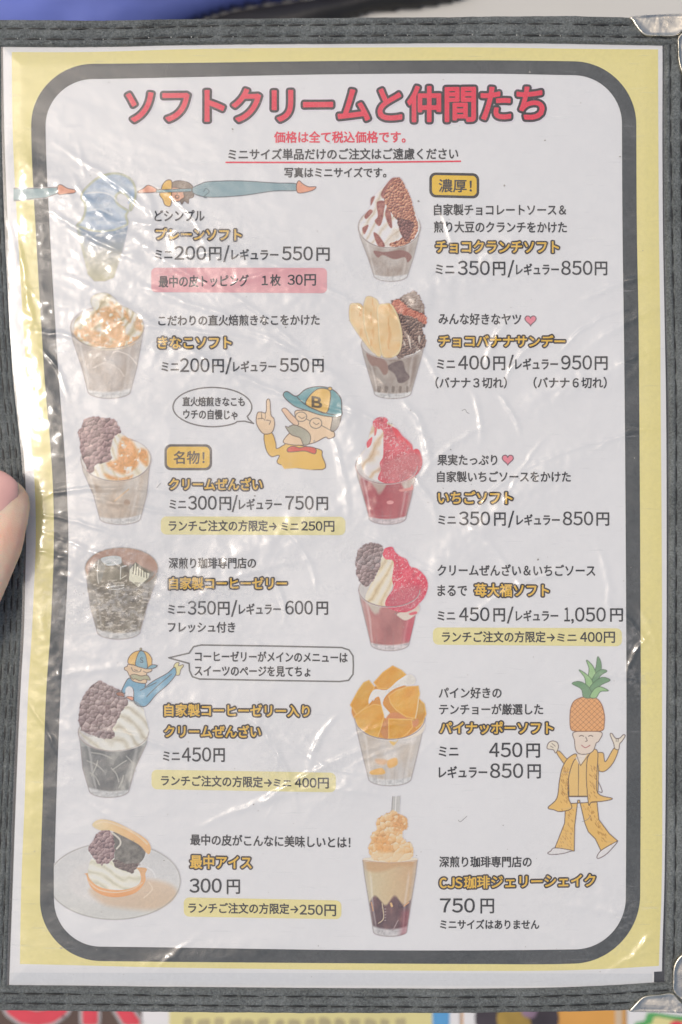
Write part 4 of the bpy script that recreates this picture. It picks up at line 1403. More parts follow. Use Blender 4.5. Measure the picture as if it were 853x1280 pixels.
# 7 -- chocolate crunch soft
p = Pic(445, 218, 530, 354, 0.75, (430, 205), 7.755)
rim = (442, 610, 302, 200)
def cont(u, v):
    n = fbm(u*2.5, v*5+2, 13, 4); return lerp3(n, (158, 142, 130), (184, 172, 160), (202, 194, 184), (212, 206, 198))
m, u, v = glass(p, rim, (455, 1135, 165, 60), cont, 7)
p.fill([(290, 840), (400, 850), (540, 830), (620, 850), (660, 900), (620, 950), (590, 900), (490, 920), (380, 880), (330, 905)], (142, 106, 98), soft=1.2)
rim_back(p, rim)
cream(p, [(170, 680), (160, 560), (250, 420), (300, 300), (400, 200), (460, 150), (560, 180), (640, 330), (700, 480), (735, 600), (690, 720), (560, 790), (440, 805), (300, 780)], ((186, 170, 146), (212, 202, 186), (224, 220, 212), (232, 230, 228)), 3, -1.0, 12)
for pts in ([(380, 240), (450, 150), (500, 128), (560, 150), (500, 230), (400, 330), (360, 300)], [(320, 370), (400, 360), (390, 450), (370, 560), (340, 600), (300, 550), (330, 500)], [(400, 480), (440, 400), (470, 600), (440, 600)], [(290, 660), (340, 690), (400, 790), (340, 800), (300, 720)], [(200, 500), (250, 440), (280, 460), (220, 530)], [(265, 330), (300, 310), (290, 350), (262, 400)], [(180, 620), (240, 590), (200, 680)], [(560, 560), (680, 560), (720, 620), (620, 700), (540, 640)]):
    p.fill(pts, lerp3(fbm(p.X/3, p.Y/3, 6, 3), (128, 82, 76), (158, 104, 94), (186, 136, 122)), soft=1.0)
lumps(p, [(390, 330), (420, 230), (480, 150), (540, 130), (580, 190), (640, 300), (670, 400), (690, 490), (720, 600), (690, 700), (600, 780), (480, 800), (440, 770), (560, 720), (560, 600), (480, 500), (420, 420)], ((112, 68, 62), (158, 104, 88), (190, 134, 108), (220, 172, 140)), 3.0, 51, edge=(96, 58, 52), rough=1.4)
lumps(p, [(520, 520), (600, 540), (680, 560), (660, 660), (600, 740), (540, 640)], ((96, 66, 64), (126, 90, 84), (158, 116, 108)), 3.0, 52, edge=(80, 54, 52))
rim_front(p, rim, al=0.8)
p.build('dessert_photo', 'photo of soft cream with chocolate sauce and crunch')

# 8 -- chocolate banana sundae
p = Pic(434, 360, 536, 501, 0.75, (430, 360), 7.755)
rim = (475, 545, 305, 140)
def cont(u, v):
    n = fbm(u*2.2+2, v*3.5, 23, 4); return lerp3(n, (132, 116, 108), (160, 146, 134), (184, 174, 162), (200, 194, 184))
m, u, v = glass(p, rim, (475, 1070, 178, 55), cont, 8)
p.fill([(420, 760), (560, 700), (600, 800), (640, 860), (590, 910), (530, 915), (500, 840)], lerp3(fbm(p.X/5, p.Y/5, 3, 3), (96, 82, 80), (112, 98, 94), (130, 116, 110)), soft=1.2)
p.fill([(225, 620), (400, 700), (430, 800), (390, 840), (330, 760), (260, 740)], (146, 118, 106), soft=1.5)
for k in range(5):
    p.fill([(330+k*70, 950), (365+k*66, 960), (350+k*68, 1010), (325+k*70, 1000)], (120, 110, 100), soft=1.0, al=0.7)
rim_back(p, rim)
lumps(p, [(460, 150), (550, 90), (640, 40), (690, 28), (760, 130), (790, 250), (795, 350), (760, 400), (795, 500), (770, 580), (640, 640), (520, 680), (480, 500), (540, 400)], ((84, 68, 62), (112, 92, 82), (142, 118, 104), (172, 148, 132)), 3.0, 61, edge=(70, 56, 52), rough=2.0)
lumps(p, [(460, 150), (530, 110), (650, 200), (790, 260), (790, 350), (700, 290), (600, 260), (520, 230)], ((168, 92, 74), (204, 122, 98), (222, 150, 124)), 3.0, 62, edge=(140, 84, 70), al=0.85)
lumps(p, [(560, 90), (640, 40), (690, 28), (760, 130), (780, 220), (700, 210), (620, 150)], ((150, 134, 122), (172, 158, 144), (194, 182, 170)), 3.2, 63, edge=(140, 124, 112), al=0.8)
for pts in ([(620, 460), (640, 480), (655, 580), (640, 560)], [(720, 470), (745, 460), (735, 540)], [(575, 500), (600, 540), (590, 560)]):
    p.fill(pts, (196, 184, 170), soft=1)
def banana(pts, seed):
    c = p.fill(pts, lerp3(fbm(p.X/16, p.Y/9, seed, 3), (222, 182, 122), (232, 202, 150), (236, 212, 166)))
    Pp = p.P(pts); dd = -inside_sd(p.X, p.Y, Pp)
    p.put(c*(1-sstep(0.3, 2.6, dd))*0.7, (232, 222, 180), solid=False)
    cx, cy = Pp.mean(0)
    p.put(c*gauss(p.X, cx+1.0*np.sin(p.Y/5), 2.4)*sstep(0.42, 0.6, fbm(p.X/2, p.Y/7, seed+3, 3))*0.6, (206, 158, 104), solid=False)
    p.stroke(pts, 0.9, (190, 160, 116), True, True, al=0.5)
banana([(60, 165), (110, 148), (170, 160), (215, 260), (300, 600), (260, 600), (180, 500), (90, 370), (55, 290)], 1)
banana([(205, 120), (225, 82), (280, 88), (340, 150), (370, 400), (360, 655), (300, 630), (240, 520), (195, 350), (188, 200)], 2)
banana([(325, 180), (400, 150), (460, 155), (510, 230), (550, 350), (568, 480), (540, 620), (450, 675), (380, 660), (345, 540), (330, 350)], 3)
rim_front(p, (475, 560, 300, 118), al=0.5)
p.build('dessert_photo', 'photo of chocolate sundae with three banana slices')

# 9 -- strawberry soft
p = Pic(443, 518, 532, 659, 0.75, (430, 510), 7.755)
rim = (415, 560, 300, 175)
def cont(u, v):
    n = fbm(u*2+3, v*3, 33, 4)
    t = np.clip(1 - sstep(0.22, 0.34, v + 0.16*np.sin(u*6) + 0.2*(n-0.5)), 0, 1)
    return lerp3(n, (168, 96, 98), (190, 110, 112), (206, 122, 122))*(1-t[..., None]) + lerp3(n, (190, 164, 148), (208, 190, 176), (220, 210, 200))*t[..., None]
m, u, v = glass(p, rim, (425, 1128, 180, 65), cont, 9)
rim_back(p, rim, al=0.9)
p.fill(p.ell(450, 915, 34, 18), (228, 164, 160), soft=1); p.fill([(540, 790), (640, 770), (660, 740), (670, 790), (560, 810)], (214, 148, 140), soft=1)
cream(p, [(170, 560), (160, 460), (215, 370), (260, 220), (300, 120), (370, 100), (450, 150), (500, 190), (450, 400), (360, 600), (340, 705), (230, 660)], ((196, 166, 132), (214, 194, 166), (226, 220, 208), (234, 230, 226)), 5, -1.1, 13)
def sauce(pts, seed, cols=((168, 86, 92), (198, 96, 102), (218, 104, 112), (230, 140, 142))):
    c = p.fill(pts, lerp3(fbm(p.X/7, p.Y/7, seed, 4), *cols))
    sh, ed, cr_ = p.worley(5, seed)
    p.put(c*np.clip(sh, 0, 1)*0.25, (236, 170, 168), solid=False)
    p.put(c*sstep(0.64, 0.70, fbm(p.X/1.8, p.Y/1.8, seed+3, 3))*0.6, (240, 208, 204), solid=False)
    return c
sauce([(285, 130), (330, 92), (400, 90), (428, 120), (420, 150), (500, 195), (560, 260), (600, 320), (660, 350), (672, 400), (720, 400), (750, 450), (762, 530), (740, 600), (690, 660), (560, 720), (430, 735), (340, 700), (335, 660), (360, 600), (350, 530), (380, 470), (385, 330), (380, 220), (330, 200), (290, 180)], 71)
p.fill([(470, 190), (520, 205), (570, 270), (640, 330), (668, 400), (600, 340), (520, 290)], (224, 88, 94), soft=1.5); p.fill([(685, 400), (730, 410), (756, 500), (740, 500), (700, 440)], (214, 82, 90), soft=1)
p.fill([(225, 330), (275, 280), (265, 350), (230, 385)], (222, 108, 112), soft=0.8); p.fill([(300, 190), (322, 200), (310, 260), (296, 260)], (216, 120, 118), soft=0.8)
p.put(p.cov([(380, 520), (520, 470), (740, 440), (740, 600), (600, 700), (400, 700), (350, 620)], soft=5), (188, 128, 126), 0.6, solid=False)
rim_front(p, rim, (172, 140, 138), al=0.9)
p.build('dessert_photo', 'photo of soft cream under red strawberry sauce')

# 10 -- strawberry daifuku soft
p = Pic(443, 676, 537, 816, 0.75, (430, 670), 7.108)
rim = (405, 480, 272, 150)
def cont(u, v):
    n = fbm(u*2+6, v*3, 43, 4)
    t = np.clip(1 - sstep(0.2, 0.32, v + 0.16*np.sin(u*5+1) + 0.25*(n-0.5)), 0, 1)*(u < 0.1)
    return lerp3(n, (156, 110, 106), (180, 124, 120), (196, 136, 130), (208, 160, 150))*(1-t[..., None]) + lerp3(n, (190, 170, 150), (208, 196, 178), (216, 208, 196))*t[..., None]
m, u, v = glass(p, rim, (410, 1020, 170, 62), cont, 10)
p.put(m*sstep(0.45, 0.9, u)*sstep(0.3, 0.5, v)*(1-sstep(.8, .9, v))*0.7, (196, 84, 98), solid=False)
rim_back(p, rim, al=0.9)
p.fill([(480, 690), (600, 640), (670, 620), (660, 680), (560, 750), (490, 720)], (214, 202, 186), soft=1.2); p.fill([(580, 690), (640, 670), (650, 690), (600, 705)], (214, 110, 116), soft=1)
cream(p, [(190, 560), (230, 450), (300, 330), (320, 230), (350, 170), (430, 180), (470, 250), (430, 460), (380, 560), (370, 625), (260, 600)], ((190, 168, 132), (212, 196, 160), (224, 214, 186), (232, 226, 208)), 6, -1.0, 13)
sauce([(342, 150), (370, 110), (430, 98), (456, 140), (500, 180), (560, 210), (590, 270), (650, 290), (700, 330), (735, 380), (748, 450), (720, 540), (670, 600), (620, 650), (520, 680), (380, 630), (380, 560), (440, 470), (430, 380), (445, 260), (430, 215), (370, 205)], 81, ((176, 70, 88), (206, 74, 92), (222, 86, 104), (232, 130, 138)))
p.put(p.cov([(390, 560), (460, 480), (640, 440), (700, 520), (600, 660), (400, 640)], soft=6), (180, 110, 116), 0.6, solid=False)
lumps(p, [(108, 230), (125, 130), (190, 75), (250, 60), (320, 75), (355, 110), (335, 180), (325, 280), (290, 340), (250, 410), (200, 450), (150, 420), (118, 350)], ((110, 96, 94), (134, 118, 114), (156, 138, 134), (184, 164, 160)), 5.0, 91)
rim_front(p, rim, (160, 136, 134), al=0.9)
p.build('dessert_photo', 'photo of strawberry soft cream with a bean paste ball')

# 11 -- fruit soft
p = Pic(435, 830, 536, 985, 0.75, (425, 825), 7.108)
rim = (445, 520, 312, 185)
def cont(u, v):
    n = fbm(u*2+1, v*3.5, 53, 4); return lerp3(n, (190, 172, 150), (206, 196, 180), (216, 212, 204), (222, 220, 214))
m, u, v = glass(p, rim, (445, 1118, 190, 65), cont, 11)
p.fill([(440, 720), (500, 730), (520, 700), (480, 760)], (220, 184, 110), soft=1.5); p.fill([(420, 900), (500, 870), (510, 930), (440, 960)], (222, 176, 106), soft=1.5); p.fill([(270, 990), (370, 960), (400, 1010), (290, 1020)], (226, 178, 98), soft=1.2); p.fill([(320, 880), (420, 890), (400, 930), (330, 920)], (206, 170, 132), soft=2)
rim_back(p, rim, al=0.5)
p.fill([(560, 690), (650, 600), (750, 560), (740, 640), (640, 690)], (220, 212, 196), soft=1.2)
def chunk(pts, seed, b=1.0):
    c = p.fill(pts, np.clip(lerp3(fbm(p.X/14+p.Y/20, p.Y/14, seed, 3), (206, 142, 58), (214, 154, 62), (216, 166, 78), (216, 178, 104))*b, 0, 255), sm=False)
    Pp = p.P(pts, False); dd = -inside_sd(p.X, p.Y, Pp)
    p.put(c*(1-sstep(0.3, 2.0, dd))*0.45, (242, 214, 148), solid=False)
p.fill([(110, 420), (240, 280), (420, 200), (600, 240), (720, 400), (740, 560), (600, 680), (430, 700), (260, 660), (140, 540)], (206, 146, 72), soft=1)
chunk([(690, 330), (755, 390), (770, 480), (740, 560), (680, 610), (640, 520)], 5, 0.93)
chunk([(90, 400), (160, 270), (210, 200), (260, 178), (310, 240), (260, 400), (150, 490)], 1, 0.97)
chunk([(300, 200), (380, 110), (470, 50), (550, 90), (592, 130), (520, 200), (430, 262), (340, 255)], 2)
p.fill([(260, 390), (262, 330), (310, 262), (420, 265), (520, 180), (620, 128), (672, 165), (660, 215), (560, 230), (450, 280), (380, 380), (450, 480), (440, 520), (395, 510), (372, 430), (350, 330), (300, 350)], lerp3(fbm(p.X/9, p.Y/6, 9, 3), (204, 200, 188), (222, 220, 210), (232, 230, 224)))
p.stroke([(430, 270), (390, 340), (370, 420)], 1.2, (240, 240, 234)); p.stroke([(300, 290), (330, 270), (300, 360)], 1.0, (236, 236, 230))
p.fill([(440, 480), (520, 470), (640, 540), (690, 520), (700, 570), (640, 600), (420, 560)], (206, 140, 92), soft=1.5); p.fill([(360, 620), (380, 560), (420, 530), (440, 600), (430, 700), (390, 690)], (196, 138, 88), soft=1.5)
chunk([(125, 500), (200, 440), (300, 390), (370, 400), (395, 500), (370, 600), (340, 690), (260, 670), (160, 590)], 3)
chunk([(430, 520), (640, 525), (650, 600), (600, 660), (540, 700), (430, 705)], 6, 0.98)
chunk([(430, 320), (500, 270), (600, 235), (700, 230), (712, 300), (690, 430), (680, 525), (590, 510), (500, 450), (450, 390)], 4, 1.02)
p.stroke([(702, 330), (690, 430), (672, 515)], 1.2, (240, 214, 160))
rim_front(p, rim, al=0.9)
p.build('dessert_photo', 'photo of soft cream with orange fruit chunks')

# 12 -- jelly shake
p = Pic(452, 992, 524, 1172, 0.75, (440, 990), 6.737)
p.fill([(345, 40), (410, 35), (402, 170), (335, 170)], (188, 188, 182), False); p.stroke([(372, 40), (366, 160)], 1.2, (214, 214, 208)); p.stroke([(345, 40), (335, 170)], 0.8, (150, 148, 142))
rim = (322, 575, 230, 24)
def cont(u, v):
    n = fbm(u*2+1, v*5, 63, 4)
    a_ = sstep(0.50, 0.56, v + 0.06*np.sin(u*7) + 0.05*(n-0.5))
    b_ = 1-sstep(0.08, 0.15, v + 0.04*np.sin(u*3))
    base = lerp3(np.clip(0.55*(u+1)/1.0*0.9 + 0.3*(n-0.5), 0, 1), (216, 204, 168), (218, 196, 156), (212, 180, 142))
    base = base*(1-b_[..., None]*0.8) + np.array((208, 170, 128.))*b_[..., None]*0.8
    j = lerp3(fbm(u*4, v*9, 64, 4), (92, 76, 80), (106, 86, 88), (124, 98, 98), (168, 130, 118))
    return base*(1-a_[..., None]) + j*a_[..., None]
m, u, v = glass(p, rim, (322, 1215, 140, 40), cont, 12, facets=False)
p.put(m*gauss(u, 0.8, 0.25)*sstep(0.6, 0.7, v)*0.5, (156, 84, 92), solid=False)
p.stroke([(255, 940), (268, 1060), (225, 1105)], 1.0, (204, 186, 158)); p.stroke([(330, 940), (338, 960)], 2.6, (212, 178, 130)); p.stroke([(390, 1080), (345, 1165)], 0.9, (160, 142, 142)); p.stroke([(165, 930), (180, 1000)], 1.2, (206, 160, 120)); p.stroke([(440, 960), (480, 930)], 1.4, (206, 160, 120))
for k in range(5): p.stroke([(276, 985+k*24), (286, 985+k*24)], 0.9, (170, 156, 152))
p.fill([(95, 572), (150, 552), (500, 552), (552, 572), (480, 588), (160, 588)], (218, 210, 190))
lumps(p, [(180, 560), (140, 470), (165, 400), (165, 350), (205, 320), (205, 240), (260, 200), (310, 180), (350, 150), (400, 190), (460, 215), (465, 290), (430, 340), (440, 400), (500, 440), (520, 500), (490, 560), (350, 590), (250, 580)], ((196, 150, 98), (222, 182, 128), (230, 202, 156), (236, 222, 190)), 7.0, 71, edge=(204, 160, 110), rough=2.0, contrast=0.4)
powder(p, [(190, 380), (330, 380), (330, 500), (220, 500)], (222, 166, 104), 4, 0.7, 0.4); powder(p, [(350, 190), (460, 220), (450, 320), (350, 320)], (210, 154, 96), 5, 0.8, 0.4)
p.put(p.cov([(180, 520), (350, 510), (490, 530), (460, 580), (200, 580)], soft=3), (228, 210, 174), 0.7, solid=False)
p.stroke([(95, 575), (322, 598), (550, 575)], 1.0, (190, 160, 136), al=0.8)
p.build('dessert_photo', 'photo of layered coffee jelly shake with a straw')

# -- hearts
for hx, hy in ((664, 400), (635.5, 574.5)):
    p = Pic(hx-10, hy-10, hx+10, hy+10, 0.5, (hx, hy), 1.0)
    a = np.linspace(0, 2*math.pi, 50, endpoint=False)
    hp = np.stack([0.44*16*np.sin(a)**3, -0.44*(13*np.cos(a)-5*np.cos(2*a)-2*np.cos(3*a)-np.cos(4*a))-0.5], 1)
    p.outlined(hp, (226, 128, 140), (92, 80, 82), 1.1, False)
    p.build('heart_mark')

# -- cartoon drawings (plain generic figures)
SK, TE, OC = (222, 150, 116), (124, 154, 156), (92, 78, 68)
p = Pic(18, 222, 98, 256, 0.5)
p.outlined([(14, 236), (40, 236), (73, 235), (74, 242), (58, 248), (14, 252)], TE, OC, 0.9, False)
p.outlined([(73, 234), (77, 231.5), (85, 236), (94.5, 238), (94, 241.5), (84, 243), (74, 243.5)], SK, OC, 0.9)
p.build('cartoon_leg')
p = Pic(170, 220, 398, 262, 0.55)
p.outlined([(194, 237.5), (245, 235), (245, 240), (196, 241)], TE, OC, 0.8, False)
p.outlined([(172.5, 241), (180, 236), (186, 232), (196, 236.5), (196, 240.5), (184, 241.5)], SK, OC, 0.9)
p.outlined([(214, 231), (222, 226.5), (234, 228), (241, 233), (241, 239), (230, 240), (215, 240)], (138, 122, 106), OC, 0.9)
p.outlined([(214, 236), (226, 236), (234, 240), (233, 248), (226, 252), (215, 251)], (214, 160, 128), OC, 0.8)
p.outlined([(226, 251), (231, 247), (230, 241), (236, 238), (243, 240), (242, 247), (237, 249), (236, 255), (231, 252), (228, 256)], (132, 116, 100), OC, 0.8)
p.stroke(p.ell(222, 246.5, 2.4, 2.0), 0.8, (90, 80, 74), True, True); p.stroke([(222, 238), (222, 243)], 0.7, OC)
p.outlined([(241, 236), (250, 231), (262, 227.5), (300, 226.5), (342, 228.8), (371, 230), (372, 238), (343, 239), (302, 245), (262, 247), (244, 243)], (128, 156, 160), (92, 100, 98), 1.1)
p.outlined([(215, 227), (209, 226), (203.5, 232), (202, 240), (200, 244), (204, 250), (207, 257), (214, 257.5), (215, 240)], (226, 178, 84), OC, 1.0)
p.outlined([(196, 238), (240, 236), (240, 240), (196, 241.5)], TE, OC, 0.7, False)
p.outlined([(371, 231), (374, 226), (379, 230), (386, 233.5), (395, 233.5), (392, 237.5), (380, 241), (372, 240.5)], SK, OC, 0.9)
p.stroke([(255, 240), (258, 236), (262, 240), (258, 244), (255, 247), (259, 248)], 0.8, (80, 96, 98))
p.build('cartoon_figure', 'drawing of a figure in teal lying stretched out sideways')

# man with a cap pointing up
p = Pic(318, 480, 430, 590, 0.6, (210, 475), 3.709)
SK2 = (222, 192, 152)
p.outlined([(447, 250), (482, 245), (500, 290), (505, 318), (540, 300), (560, 295), (700, 320), (715, 350), (718, 415), (520, 392), (517, 350), (480, 355), (455, 320)], (232, 186, 84), OC, 1.0)
p.fill([(520, 385), (540, 412), (600, 408), (660, 416), (716, 412), (716, 380), (540, 370)], (232, 186, 84), False)
p.outlined([(410, 195), (415, 155), (430, 148), (455, 150), (457, 100), (466, 88), (474, 100), (478, 160), (492, 180), (494, 215), (480, 245), (447, 250), (425, 230)], SK2, OC, 1.0)
p.stroke([(418, 180), (440, 178), (450, 186)], 0.9, OC); p.stroke([(434, 152), (436, 180)], 0.8, OC); p.stroke([(452, 152), (452, 178)], 0.8, OC); p.stroke([(456, 186), (476, 190), (470, 206)], 0.9, OC)
p.outlined([(745, 170), (800, 150), (800, 190), (780, 230), (755, 232)], (158, 152, 138), OC, 0.8)
p.outlined([(535, 285), (560, 250), (600, 220), (590, 170), (600, 140), (700, 150), (760, 165), (755, 230), (770, 240), (772, 262), (745, 272), (730, 265), (680, 290), (620, 302), (560, 298)], SK2, OC, 1.0)
p.outlined([(606, 205), (590, 210), (560, 185), (535, 150), (528, 138), (538, 130), (552, 135), (575, 160), (600, 185)], (224, 186, 150), OC, 0.9)
p.outlined([(545, 215), (560, 218), (580, 208), (610, 215), (645, 235), (662, 262), (655, 295), (630, 300), (615, 270), (595, 262), (575, 255), (560, 240)], (158, 156, 134), OC, 0.9)
p.stroke(p.ell(618, 170, 26, 22), 1.0, (104, 98, 90), True, True); p.stroke(p.ell(686, 200, 28, 24), 1.0, (104, 98, 90), True, True); p.stroke([(642, 180), (660, 190)], 0.9, (104, 98, 90)); p.stroke([(712, 210), (760, 236)], 0.9, (104, 98, 90))
p.stroke([(606, 168), (622, 178), (634, 172)], 0.8, OC); p.stroke([(674, 196), (688, 206), (700, 200)], 0.8, OC)
p.outlined([(555, 318), (580, 306), (612, 314), (640, 308), (684, 316), (682, 342), (640, 330), (612, 330), (560, 334)], (206, 82, 66), OC, 0.9)
p.outlined([(596, 75), (640, 42), (700, 30), (760, 42), (800, 80), (806, 130), (800, 168), (720, 165), (640, 140), (585, 120), (540, 80), (538, 60), (556, 54)], (108, 156, 158), OC, 1.1)
p.outlined([(640, 112), (660, 70), (700, 40), (750, 48), (752, 100), (735, 152), (690, 140)], (230, 186, 96), OC, 1.0)
p.stroke([(600, 80), (640, 115), (720, 150), (800, 165)], 1.1, OC); p.outlined(p.ell(752, 40, 9, 8), (230, 186, 96), OC, 0.9)
p.build('cartoon_figure', 'drawing of a man in a cap pointing up')
text('cap_letter', 'B', 210+668/3.709, 210+714/3.709, (475+76/3.709, 475+124/3.709), (475+80/3.709, 475+130/3.709), page, (104, 92, 70), 0.5, 0.00016)

# seated man leaning back
p = Pic(145, 806, 232, 885, 0.55, (80, 800), 5.331)
TE2 = (112, 160, 182)
p.outlined([(735, 175), (750, 150), (770, 150), (768, 170), (795, 162), (798, 175), (782, 195), (770, 232), (738, 222)], (208, 200, 140), OC, 0.8)
p.outlined([(545, 310), (600, 270), (690, 220), (738, 180), (750, 200), (745, 235), (690, 300), (620, 360), (570, 420), (540, 440), (500, 435), (472, 405), (468, 330), (440, 310), (405, 360), (390, 340), (410, 290), (440, 250), (500, 262), (548, 290)], TE2, OC, 0.9)
p.stroke([(515, 332), (560, 310), (620, 280)], 0.8, OC); p.stroke([(555, 375), (620, 310), (720, 225)], 0.8, OC)
p.fill(p.ell(440, 335, 26, 30), (210, 210, 208))
p.outlined([(355, 350), (375, 342), (402, 350), (408, 372), (385, 370), (362, 366)], SK, OC, 0.7); p.outlined([(418, 378), (440, 372), (466, 378), (462, 402), (440, 390)], SK, OC, 0.7)
p.outlined([(410, 180), (430, 170), (440, 160), (560, 180), (590, 190), (585, 208), (560, 215), (555, 240), (550, 285), (470, 272), (445, 240), (428, 205), (412, 195)], SK2, OC, 0.8)
p.outlined([(450, 232), (480, 225), (520, 236), (560, 232), (580, 262), (555, 262), (540, 258), (510, 268), (480, 255), (465, 258)], (168, 166, 130), OC, 0.8)
p.stroke([(455, 180), (470, 205), (510, 208), (520, 190)], 0.9, (118, 108, 96)); p.stroke([(535, 205), (560, 215), (585, 205)], 0.9, (118, 108, 96)); p.stroke([(475, 195), (495, 200)], 0.8, OC)
p.outlined([(435, 152), (438, 115), (470, 80), (515, 68), (560, 80), (590, 120), (592, 160), (626, 168), (600, 186), (540, 185), (480, 165)], (228, 182, 96), OC, 0.9)
p.outlined([(482, 162), (495, 100), (515, 70), (540, 80), (555, 120), (560, 185), (520, 180)], (122, 164, 176), OC, 0.8); p.outlined([(560, 185), (592, 162), (626, 168), (605, 184), (575, 190)], (122, 164, 176), OC, 0.8)
p.outlined(p.ell(518, 58, 7, 9), (160, 160, 120), OC, 0.7)
p.build('cartoon_figure', 'drawing of a man in blue sitting back with legs up')
text('cap_letter', 'S', 80+512/5.331, 80+534/5.331, (800+112/5.331, 800+148/5.331), (800+114/5.331, 800+150/5.331), page, (90, 110, 118), 0.25, 0.00016)

# pineapple topped dancer in a plain yellow suit
p = Pic(683, 818, 784, 1076, 0.6, (670, 810), 4.57)
YS = (224, 180, 96)
p.outlined([(170, 890), (165, 1000), (110, 1140), (150, 1150), (220, 1160), (222, 1020), (240, 870), (250, 870), (280, 1000), (300, 1050), (340, 1090), (372, 1158), (420, 1130), (468, 1102), (420, 1060), (360, 980), (350, 880)], YS, OC, 1.0, False)
p.outlined([(110, 1142), (85, 1160), (68, 1172), (90, 1180), (150, 1175), (190, 1164), (205, 1156)], (208, 206, 202), OC, 0.9); p.outlined([(372, 1158), (350, 1190), (358, 1202), (400, 1180), (440, 1140), (466, 1106), (430, 1122)], (208, 206, 202), OC, 0.9)
p.outlined([(345, 610), (385, 600), (398, 650), (445, 575), (472, 582), (440, 660), (390, 706), (352, 690)], YS, OC, 1.0)
p.outlined([(120, 600), (136, 590), (180, 635), (215, 640), (190, 690), (160, 660)], YS, OC, 0.9)
p.outlined([(185, 640), (235, 610), (340, 600), (360, 690), (355, 850), (300, 850), (190, 850)], (228, 188, 110), OC, 0.9, False)
p.stroke([(245, 660), (243, 845)], 0.8, OC); p.stroke([(190, 846), (350, 846)], 0.8, OC)
p.outlined([(225, 605), (180, 635), (150, 690), (135, 760), (120, 860), (70, 912), (105, 925), (140, 935), (205, 915), (186, 850), (188, 740), (215, 650), (240, 625)], YS, OC, 1.0)
p.outlined([(330, 580), (355, 600), (350, 720), (355, 830), (438, 860), (380, 876), (320, 880), (302, 893), (290, 760), (292, 660), (300, 620)], YS, OC, 1.0)
p.stroke([(356, 760), (380, 820), (362, 822)], 0.9, OC)
Rr = np.random.RandomState(3)
for _ in range(90):
    qx, qy = Rr.choice([Rr.uniform(140, 185), Rr.uniform(300, 345)]), Rr.uniform(670, 880)
    p.stroke([(qx, qy), (qx+6, qy+9)], 0.8, (172, 124, 62), al=0.9)
for _ in range(110):
    t_ = Rr.rand()
    qx, qy = (Rr.uniform(130, 210), 920+t_*220) if Rr.rand() < .5 else (290+t_*120+Rr.uniform(-22, 22), 900+t_*220)
    p.stroke([(qx, qy), (qx+5, qy+9)], 0.8, (176, 128, 64), al=0.85, mask=(p.a > 0.5))
p.fill([(240, 600), (262, 650), (250, 668), (228, 630)], (216, 204, 186), False); p.fill([(240, 596), (300, 600), (258, 668)], (214, 204, 188), False); p.stroke([(232, 610), (256, 672), (300, 615)], 0.8, OC, False)
p.outlined([(222, 480), (372, 480), (362, 530), (345, 545), (330, 585), (300, 605), (250, 605), (228, 580), (222, 530)], (222, 206, 186), OC, 0.9)
p.stroke([(250, 505), (262, 500), (274, 505)], 1.0, OC); p.stroke([(302, 505), (314, 500), (326, 505)], 1.0, OC); p.stroke([(286, 510), (294, 530), (284, 534)], 0.9, OC); p.stroke([(262, 556), (284, 570), (310, 556)], 1.1, (170, 100, 96))
p.outlined([(66, 575), (72, 545), (95, 532), (122, 540), (130, 565), (122, 590), (112, 600), (100, 582)], (216, 206, 184), OC, 0.9); p.stroke([(84, 560), (100, 570)], 0.7, OC); p.stroke([(92, 545), (112, 562)], 0.7, OC)
p.outlined([(452, 575), (445, 545), (425, 495), (436, 490), (455, 515), (480, 515), (500, 496), (511, 502), (495, 530), (480, 548), (474, 580)], (216, 206, 184), OC, 0.9); p.stroke([(460, 518), (460, 535)], 0.7, OC); p.stroke([(472, 518), (470, 536)], 0.7, OC)
pine = [(202, 465), (196, 400), (202, 340), (225, 300), (280, 280), (340, 285), (375, 320), (392, 380), (392, 430), (380, 472), (300, 476), (240, 476)]
c = p.outlined(pine, (230, 168, 106), (140, 100, 70), 1.1)
q1 = np.abs(np.sin((p.X*0.9+p.Y*0.95)*0.50)); q2 = np.abs(np.sin((p.X*0.9-p.Y*0.95)*0.50))
p.put(c*np.maximum(1-sstep(0.0, 0.28, q1), 1-sstep(0.0, 0.28, q2))*0.95, (140, 88, 56), solid=False)
LG1, LG2 = (148, 186, 128), (116, 152, 112)
for pts, cc in (([(355, 50), (375, 90), (370, 150), (345, 190), (330, 160), (345, 110)], LG2), ([(290, 70), (325, 100), (345, 150), (330, 200), (300, 180), (305, 120)], LG1), ([(408, 133), (375, 124), (340, 150), (318, 200), (340, 215), (370, 160)], LG2), ([(248, 126), (290, 150), (325, 190), (320, 240), (290, 220), (280, 170)], LG1), ([(426, 185), (380, 168), (330, 200), (305, 240), (330, 265), (370, 215)], LG2), ([(208, 204), (250, 192), (300, 220), (325, 280), (275, 282), (260, 235)], LG2), ([(416, 245), (370, 222), (335, 235), (310, 280), (345, 285), (370, 250)], LG1)):
    p.outlined(pts, cc, (94, 118, 88), 0.9, True)
p.build('cartoon_figure', 'drawing of a dancer in yellow wearing a pineapple')

